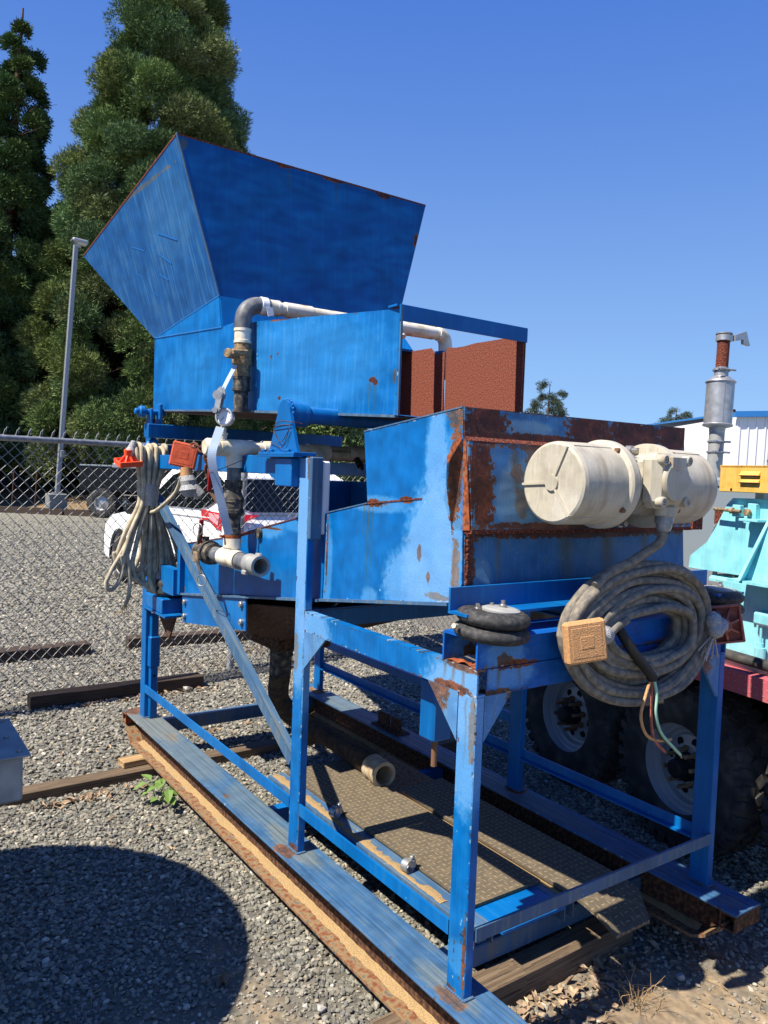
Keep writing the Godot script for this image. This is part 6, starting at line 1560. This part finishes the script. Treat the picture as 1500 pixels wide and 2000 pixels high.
func cables() -> void:
	# left: grey cable hung in loops on the rear post, taped round its waist
	var o := thing("hanging_cable", V(-0.04, 1.0, -2.72), "tan cable hung in taped loops on the rear post", "cable")
	var z := -2.735
	for i in 9:
		var f := i / 8.0
		var tx := -0.118 + 0.168 * f                     # over the hook
		var wx := -0.090 + 0.090 * f                     # at the tape
		var zz := z + 0.05 + (0.013 if i % 2 else -0.010)
		var top := 1.80 + 0.010 * sin(i * 1.7)
		var lo := -0.225 + 0.030 * i if i < 4 else -0.075 + 0.034 * (i - 4)    # how far the front strand swings out below
		var by := 1.16 - 0.020 * i if i < 4 else 1.055 - 0.018 * (i - 4)
		var hi := lo + (0.15 if i < 4 else 0.13)                      # where it comes back up
		var p := [V(tx + 0.008, top - 0.10, z - 0.055), V(tx, top + 0.008, z - 0.03), V(tx, top, zz), V(lerpf(tx, wx, 0.35), 1.70, zz + 0.012), V(wx, 1.58, zz + 0.006), V(lerpf(wx, lo, 0.08), 1.49, zz + 0.006), V(lerpf(wx, lo, 0.55), 1.36, zz + 0.014), V(lerpf(wx, lo, 0.9), 1.23, zz + 0.014), V(lo, by + 0.07, zz + 0.012), V(lo + 0.02, by, zz + 0.006), V(lo + 0.065, by - 0.045, zz), V(lo + 0.11, by - 0.02, zz - 0.008), V(hi, by + 0.08, zz - 0.012), V(lerpf(hi, wx, 0.4), 1.33, zz - 0.016), V(wx + 0.006, 1.5, zz - 0.022), V(wx, 1.62, zz - 0.03)]
		part(o, "loop", mb().tube(curve(p, 7), 0.0128, 9), M.cable_tan)
	# a loose loop sticking out to the left and the frayed lower end
	part(o, "loop", mb().tube(curve([V(-0.13, 1.36, z + 0.06), V(-0.19, 1.24, z + 0.07), V(-0.25, 1.13, z + 0.07), V(-0.272, 1.07, z + 0.07), V(-0.255, 1.035, z + 0.07), V(-0.222, 1.05, z + 0.07), V(-0.19, 1.12, z + 0.075), V(-0.17, 1.24, z + 0.075), V(-0.15, 1.10, z + 0.08), V(-0.15, 1.0, z + 0.07), V(-0.165, 0.95, z + 0.06)], 8), 0.0115, 9), M.cable_tan)
	var fr := mb()
	for k in 7: fr.tube([V(-0.165, 0.955, z + 0.06), V(-0.19 + 0.012 * k * 0.6, 0.925, z + 0.06 + rf(-0.01, 0.01)), V(-0.225 + 0.018 * k, 0.89 + rf(-0.02, 0.01), z + 0.06)], 0.0018, 4)
	part(o, "frayed_end", fr, M.dry)
	var tp := mb().tube(curve([V(-0.043, 1.605, z + 0.05), V(-0.043, 1.56, z + 0.052), V(-0.042, 1.515, z + 0.05), V(-0.042, 1.49, z + 0.05)], 4), [0.048, 0.052, 0.050, 0.051, 0.053, 0.051, 0.05, 0.052, 0.051, 0.052, 0.05, 0.053, 0.048], 16)
	for i in tp.v.size(): tp.v[i].z = z + 0.05 + (tp.v[i].z - z - 0.05) * 0.72
	part(o, "tape", tp, M.tape)
	part(o, "cable_tail", mb().tube(curve([V(-0.03, 1.45, z + 0.02), V(-0.055, 1.47, z + 0.2), V(-0.065, 1.52, z + 0.38), V(-0.07, 1.58, z + 0.54), V(-0.07, 1.66, z + 0.62)], 8), 0.0105, 9), M.cable_tan)
	plug(o, V(-0.075, 1.767, z + 0.66), V(-0.5, 0.02, 1), V(0.16, 1, 0.1), 0.125, 0.12, M.orange, "square_plug")
	part(o, "plug_neck", mb().lathe([Vector2(0.028, 0), Vector2(0.030, 0.05), Vector2(0.024, 0.055)], V(-0.065, 1.71, z + 0.66), V(0.1, -1, 0.1), 14), M.plug_tan)
	part(o, "plastic_wrap", mb().lathe([Vector2(0.03, 0), Vector2(0.04, 0.025), Vector2(0.036, 0.045), Vector2(0.05, 0.07), Vector2(0.03, 0.10), Vector2(0.012, 0.105)], V(-0.06, 1.67, z + 0.67), V(0.12, -1, 0.1), 9).lathe([Vector2(0.01, 0), Vector2(0.035, 0.02), Vector2(0.028, 0.07), Vector2(0, 0.08)], V(-0.05, 1.62, z + 0.68), V(0.7, -0.7, 0.4), 7), M.plastic_bag)
	plug(o, V(-0.155, 1.725, z + 0.03), V(-0.1, 0.93, 0.2), V(0, 0.1, -1), 0.12, 0.12, M.orange_bright, "flared_plug", true)
	part(o, "plug_wrap", mb().lathe([Vector2(0.025, 0), Vector2(0.03, 0.03), Vector2(0.022, 0.05), Vector2(0.016, 0.09), Vector2(0, 0.095)], V(-0.155, 1.755, z + 0.03), V(0.35, 1, 0), 10), M.plastic_bag)
	# right: heavy dark cable in a fat coil on the front beam
	var c := thing("coiled_cable", V(0.60, 1.0, 0.06), "heavy dusty black cable in a fat coil on the front beam", "cable")
	var n := FastNoiseLite.new()
	n.seed = 5; n.frequency = 0.35
	var turns := 21
	var path := []
	var per := 44
	for i in turns * per + 1:
		var an := TAU * i / per + 2.2
		var k := float(i) / per
		var ring := 0.5 - 0.5 * cos(TAU * k / 10.5) + 0.36 * n.get_noise_2d(k * 2.6, 3.0)     # in and out again: two layers of windings
		ring = clampf(ring, 0.0, 1.0)
		var ca := cos(an); var sa := sin(an)
		var rx := lerpf(0.215, 0.335, ring) * (1.0 + 0.09 * n.get_noise_2d(k * 3.0, 20.0))
		var ryt := lerpf(0.065, 0.215, ring); var ryb := lerpf(0.085, 0.225, ring)
		var x := 0.615 + rx * ca + 0.02 * n.get_noise_2d(k * 2.0, 50.0)
		var y := 1.255 + (ryt if sa > 0 else ryb) * sa - 0.02 * ca + (0.03 * ca if sa > 0 else 0.0)
		var zz := 0.062 - 0.017 * signf(k - 10.5) + 0.034 * n.get_noise_2d(k * 2.6, 90.0)
		path.append(V(x, y, clampf(zz, 0.026, 0.115)))
	part(c, "coil", mb().tube(path, 0.0138, 9), M.cable_dark)
	part(c, "cable_lead", mb().tube(curve([V(0.617, 1.565, 0.125), V(0.605, 1.535, 0.12), V(0.57, 1.505, 0.10), V(0.52, 1.475, 0.085), V(0.44, 1.45, 0.08), V(0.37, 1.41, 0.08)], 8), 0.014, 10), M.cable_dark)
	part(c, "black_tail", mb().tube(curve([V(0.47, 1.36, 0.05), V(0.475, 1.285, 0.085), V(0.525, 1.205, 0.11), V(0.59, 1.135, 0.125), V(0.60, 1.118, 0.125)], 8), 0.0155, 12), M.black_plastic)
	var wc := [[M.plug_tan, [V(0.595, 1.122, 0.125), V(0.572, 1.07, 0.125), V(0.555, 1.01, 0.125), V(0.585, 0.95, 0.125), V(0.66, 0.915, 0.115), V(0.735, 0.905, 0.11)]], [M.plug_red, [V(0.603, 1.12, 0.124), V(0.61, 1.05, 0.12), V(0.615, 0.98, 0.12), V(0.64, 0.92, 0.118), V(0.70, 0.872, 0.115)]], [M.dusty_black, [V(0.606, 1.12, 0.12), V(0.63, 1.02, 0.118), V(0.665, 0.935, 0.115), V(0.72, 0.895, 0.112)]], [mat(C(150, 196, 172), 0.5), [V(0.60, 1.125, 0.13), V(0.617, 1.07, 0.132), V(0.618, 1.01, 0.132), V(0.655, 0.945, 0.128), V(0.73, 0.885, 0.122), V(0.778, 0.85, 0.118)]]]
	for q in wc: part(c, "wire", mb().tube(curve(q[1], 7), 0.0048, 7), q[0])
	part(c, "wire_tip", mb().cyl(V(0.778, 0.85, 0.118), V(0.787, 0.838, 0.117), 0.003, 6), M.brass)
	plug(c, V(0.272, 1.268, 0.135), V(-0.36, 0.03, 1), V(-0.13, 1, 0), 0.125, 0.118, M.plug_tan, "square_plug")
	part(c, "plug_wrap", mb().lathe([Vector2(0.022, 0), Vector2(0.03, 0.012), Vector2(0.026, 0.03), Vector2(0.031, 0.05), Vector2(0.024, 0.075), Vector2(0.008, 0.09), Vector2(0, 0.09)], V(0.325, 1.270, 0.115), V(1, 0.02, -0.05), 9), M.plastic_bag)
	plug(c, V(1.025, 1.245, 0.085), V(-0.75, 0.08, 0.62), V(-0.28, 1, 0), 0.125, 0.125, M.plug_red, "flared_plug", true)
	var knot := mb()
	for k in 5: knot.lathe([Vector2(0, -0.03), Vector2(0.024, -0.016), Vector2(0.028, 0.0), Vector2(0.020, 0.016), Vector2(0, 0.03)], V(0.935 + rf(-0.02, 0.03), 1.252 + rf(-0.02, 0.02), 0.115 + rf(-0.012, 0.012)), V(rf(-1, 1), rf(-1, 1), rf(-1, 1)), 7)
	for k in 14: knot.bar(V(0.925 + rf(-0.02, 0.02), 1.24, 0.12), V(0.90 + rf(-0.03, 0.05), 1.15 + rf(-0.02, 0.03), 0.11 + rf(-0.02, 0.02)), 0.006, 0.001, V(0, 0, 1))
	part(c, "plug_wrap", knot, M.plastic_bag)

func ribbon(pts: Array, w: float, side: Vector3) -> MB:
	var b := mb()
	for i in pts.size() - 1:
		var d: Vector3 = pts[i + 1] - pts[i]
		var d2: Vector3 = pts[mini(i + 2, pts.size() - 1)] - pts[i]
		if i == pts.size() - 2: d2 = d
		var s := (side - d.normalized() * side.dot(d.normalized())).normalized() * w * 0.5
		var s2 := (side - d2.normalized() * side.dot(d2.normalized())).normalized() * w * 0.5
		b.quad(pts[i] - s, pts[i] + s, pts[i + 1] + s2, pts[i + 1] - s2)
		var k := d.cross(side).normalized() * 0.0015
		b.quad(pts[i] + s - k, pts[i] - s - k, pts[i + 1] - s2 - k, pts[i + 1] + s2 - k)
	return b

func strap_and_wire() -> void:
	var o := thing("ratchet_strap", V(-0.12, 1.42, -1.53), "pale blue ratchet strap between the brass valve and riser pipe", "strap")
	part(o, "strap", ribbon(curve([V(-0.118, 1.885, -1.54), V(-0.142, 1.825, -1.53), V(-0.160, 1.773, -1.52), V(-0.155, 1.715, -1.52), V(-0.130, 1.634, -1.525), V(-0.098, 1.525, -1.53), V(-0.065, 1.428, -1.54)], 6), 0.036, V(0.85, 0.25, 0.45)), M.strap)
	part(o, "upper_strap", ribbon(curve([V(-0.03, 2.16, -1.60), V(-0.07, 2.09, -1.59), V(-0.11, 2.02, -1.57)], 4), 0.020, V(0.7, 0.3, 0.6)), M.strap)
	var r := mb()
	for s in [-1.0, 1.0]: r.ext([Vector2(-0.03, -0.055), Vector2(0.02, -0.06), Vector2(0.034, 0.02), Vector2(0.015, 0.05), Vector2(-0.02, 0.045)], V(-0.118, 2.005, -1.555) + V(0.5, 0, -0.5) * 0.02 * s, V(0.35, 0.25, 0.35), V(0.1, 1, 0), V(0.002, 0, -0.002))
	r.cyl(V(-0.133, 2.02, -1.55), V(-0.098, 2.02, -1.58), 0.02, 12).cyl(V(-0.143, 1.955, -1.545), V(-0.108, 1.955, -1.575), 0.012, 10)
	part(o, "ratchet", r, M.galv)
	# short rusty chain behind the orange plug
	var ch := thing("rusty_chain", V(-0.10, 1.66, -1.75), "rusty chain hanging behind the orange plug", "chain")
	var cp := curve([V(-0.10, 1.815, -1.90), V(-0.085, 1.80, -1.85), V(-0.07, 1.765, -1.81), V(-0.065, 1.72, -1.80), V(-0.065, 1.675, -1.80)], 2)
	for i in cp.size() - 1:
		var d: Vector3 = (cp[i + 1] - cp[i]).normalized()
		var s := d.cross(V(0, 0, 1)).normalized()
		if i % 2: s = d.cross(s).normalized()
		var lk := []
		for k in 14:
			var an := TAU * k / 14.0
			lk.append((cp[i] + cp[i + 1]) * 0.5 + d * 0.022 * cos(an) + s * 0.012 * sin(an))
		part(ch, "link", mb().tube(lk, 0.0055, 6, false, true), M.chain)
	# thin wire tied round the pivot bracket and the pipe
	var w := mb()
	w.tube(curve([V(-0.038, 1.885, -1.205), V(-0.045, 1.90, -1.13), V(-0.038, 1.895, -1.05), V(0.0, 1.89, -1.04)], 6), 0.0018, 5)
	w.tube(curve([V(-0.040, 1.875, -1.20), V(-0.045, 1.885, -1.12), V(-0.040, 1.882, -1.05)], 6), 0.0018, 5)
	w.tube(curve([V(-0.040, 1.875, -1.20), V(-0.044, 1.83, -1.15), V(-0.044, 1.825, -1.11), V(-0.042, 1.87, -1.06)], 6), 0.0015, 5)
	w.tube(curve([V(-0.040, 1.82, -1.22), V(-0.044, 1.815, -1.17), V(-0.044, 1.80, -1.11), V(-0.042, 1.87, -1.06)], 6), 0.0015, 5)
	w.tube(curve([V(-0.05, 1.88, -1.24), V(-0.05, 1.872, -1.27)], 3), 0.0025, 5)
	w.tube(curve([V(0.09, 1.80, -1.545), V(0.05, 1.78, -1.54), V(-0.06, 1.73, -1.53), V(-0.19, 1.68, -1.52)], 6), 0.0016, 5)
	one("tie_wire", w, M.rust_dark, V(-0.04, 1.85, -1.13), "thin dark wire looped round the pivot bracket", "wire")

func leaf_mesh() -> ArrayMesh:   # a curled dry leaf, about 1 unit
	var b := mb()
	var a := [V(0, 0, -0.5), V(0.28, 0.16, -0.1), V(0.2, 0.2, 0.3), V(0, 0.1, 0.55), V(-0.22, 0.24, 0.25), V(-0.3, 0.12, -0.12)]
	for i in 6: b.tri(V(0, -0.02, 0), a[i], a[(i + 1) % 6])
	return b.mesh(M.tint)

func plants_and_litter() -> void:
	rng.seed = 33
	var o := thing("weed", V(-0.10, 0, -2.20), "leafy green weed growing beside the skid's rear end", "plant")
	var st := mb()
	for i in 15:
		var an := TAU * i / 15.0 * 2.4 + rf(-0.3, 0.3)
		var l := rf(0.05, 0.12)
		var base := V(-0.10 + rf(-0.03, 0.03), 0.0, -2.20 + rf(-0.03, 0.03))
		var d := V(cos(an), 0, sin(an))
		var h := rf(0.05, 0.12)
		var m1 := base + d * l * 0.6 + V(0, h, 0)
		st.tube([base, base + d * l * 0.25 + V(0, h * 0.7, 0), m1], 0.002, 5)
		var tip := m1 + d * rf(0.06, 0.10) + V(0, rf(-0.03, 0.015), 0)
		var s := d.cross(Vector3.UP).normalized() * rf(0.020, 0.032)
		var q1 := m1.lerp(tip, 0.35) + V(0, 0.008, 0); var q2 := m1.lerp(tip, 0.7) + V(0, 0.004, 0)
		var lf := mb()
		lf.tri(m1, q1 + s + V(0, 0.006, 0), q1); lf.tri(m1, q1, q1 - s + V(0, 0.006, 0))
		lf.quad(q1, q1 + s + V(0, 0.006, 0), q2 + s * 0.7 + V(0, 0.004, 0), q2); lf.quad(q1, q2, q2 - s * 0.7 + V(0, 0.004, 0), q1 - s + V(0, 0.006, 0))
		lf.tri(q2, q2 + s * 0.7 + V(0, 0.004, 0), tip); lf.tri(q2, tip, q2 - s * 0.7 + V(0, 0.004, 0))
		part(o, "leaf", lf, M.plant)
	part(o, "stem", st, M.plant)
	var tr := []; var co := []
	var put := func(cx: float, cz: float, rx: float, rz: float, n: int, size: float) -> void:
		for i in n:
			var p := V(cx + rng.randfn() * rx * 0.5, rf(0.01, 0.025), cz + rng.randfn() * rz * 0.5)
			tr.append(Transform3D(Basis.from_euler(V(rf(-0.7, 0.7), rf(0, TAU), rf(-0.7, 0.7))).scaled(V(rf(0.6, 1.2), 1, 1) * size * rf(0.6, 1.3)), p))
			co.append(Color(0.40, 0.30, 0.19).lerp(Color(0.20, 0.13, 0.08), rng.randf()) * rf(0.7, 1.2))
	put.call(-0.45, -2.42, 0.35, 0.06, 70, 0.035)
	put.call(0.42, -0.07, 0.22, 0.12, 90, 0.034)
	put.call(0.75, -0.10, 0.35, 0.10, 60, 0.04)
	put.call(0.35, 0.12, 0.25, 0.12, 60, 0.035)
	put.call(0.5, -4.0, 0.6, 0.08, 90, 0.04)
	put.call(0.1, -3.2, 0.8, 0.8, 40, 0.03)
	put.call(-0.4, -0.75, 0.05, 0.05, 4, 0.05)
	put.call(-0.2, -1.9, 0.25, 0.25, 14, 0.03)
	put.call(0.3, -3.1, 0.5, 0.1, 40, 0.04)
	copies(self, "dead_leaves", leaf_mesh(), tr, co, "dry brown leaves blown against the timbers", "leaves")
	var tw := mb()
	for i in 60:
		var p := V(rf(-1.0, 1.2), rf(0.012, 0.02), rf(-2.5, 0.3)) if i < 40 else V(rf(0.3, 1.1), 0.014, rf(-0.2, 0.3))
		var an := rf(0, TAU); var l := rf(0.03, 0.10)
		tw.tube([p, p + V(cos(an) * l * 0.5, rf(0, 0.012), sin(an) * l * 0.5), p + V(cos(an + 0.4) * l, 0.0, sin(an + 0.4) * l)], 0.0012, 4)
	one("dry_twigs", tw, M.dry, V(0, 0, -1), "thin dry stalks scattered on the gravel", "twigs", "", "stuff")
	var tufts := mb()
	for q in [[0.72, 0.05, 26], [0.30, 0.16, 10], [1.0, -4.6, 60], [0.4, -4.75, 40], [1.7, -4.9, 60]]:
		for i in q[2]:
			var p := V(q[0] + rng.randfn() * (0.03 if q[2] < 30 else 0.2), 0, q[1] + rng.randfn() * (0.03 if q[2] < 30 else 0.06))
			var an := rf(0, TAU); var h := rf(0.04, 0.11)
			tufts.tube([p, p + V(cos(an) * h * 0.3, h * 0.7, sin(an) * h * 0.3), p + V(cos(an) * h * 0.8, h, sin(an) * h * 0.8)], [0.0014, 0.0012, 0.0004], 3)
	one("dry_grass", tufts, M.dry, V(0.7, 0, -2), "tufts of dry grass by the fence and in the dirt", "grass", "", "stuff")
	var sm: ArrayMesh = stone_mesh(9, 0.62)
	var pts := [[-0.176, -0.466, 0.020, "pale stone at the bottom edge, larger of two side by side"], [-0.213, -0.505, 0.013, "pale stone at the bottom edge, smaller of two side by side"], [-0.53, -0.70, 0.016, "grey stone in the curved shadow near the bottom edge"], [0.955, 0.05, 0.022, "tan stone in the dirt at the bottom right corner"], [0.72, -4.05, 0.04, "pale stone at the end of the dark timber inside the fence"], [-0.55, -4.75, 0.045, "pale rock on the gravel behind the fence"]]
	for q in pts:
		var i := MeshInstance3D.new()
		i.name = numbered("stone")
		i.mesh = sm
		i.material_override = mat(C(176, 172, 160), 0.9, 0.0, ntex(0.08, [[0.2, C(120, 118, 112)], [0.8, C(204, 200, 190)]], 90, 128), 0.05) if not M.has("stone") else M.stone
		M.stone = i.material_override
		i.position = V(q[0], 0.008 + q[2] * 0.35, q[1]); i.scale = Vector3.ONE * float(q[2]); i.rotation = Vector3(rf(-0.3, 0.3), rf(0, 6), 0)
		add_child(i)
		tag(i, q[3], "stone")
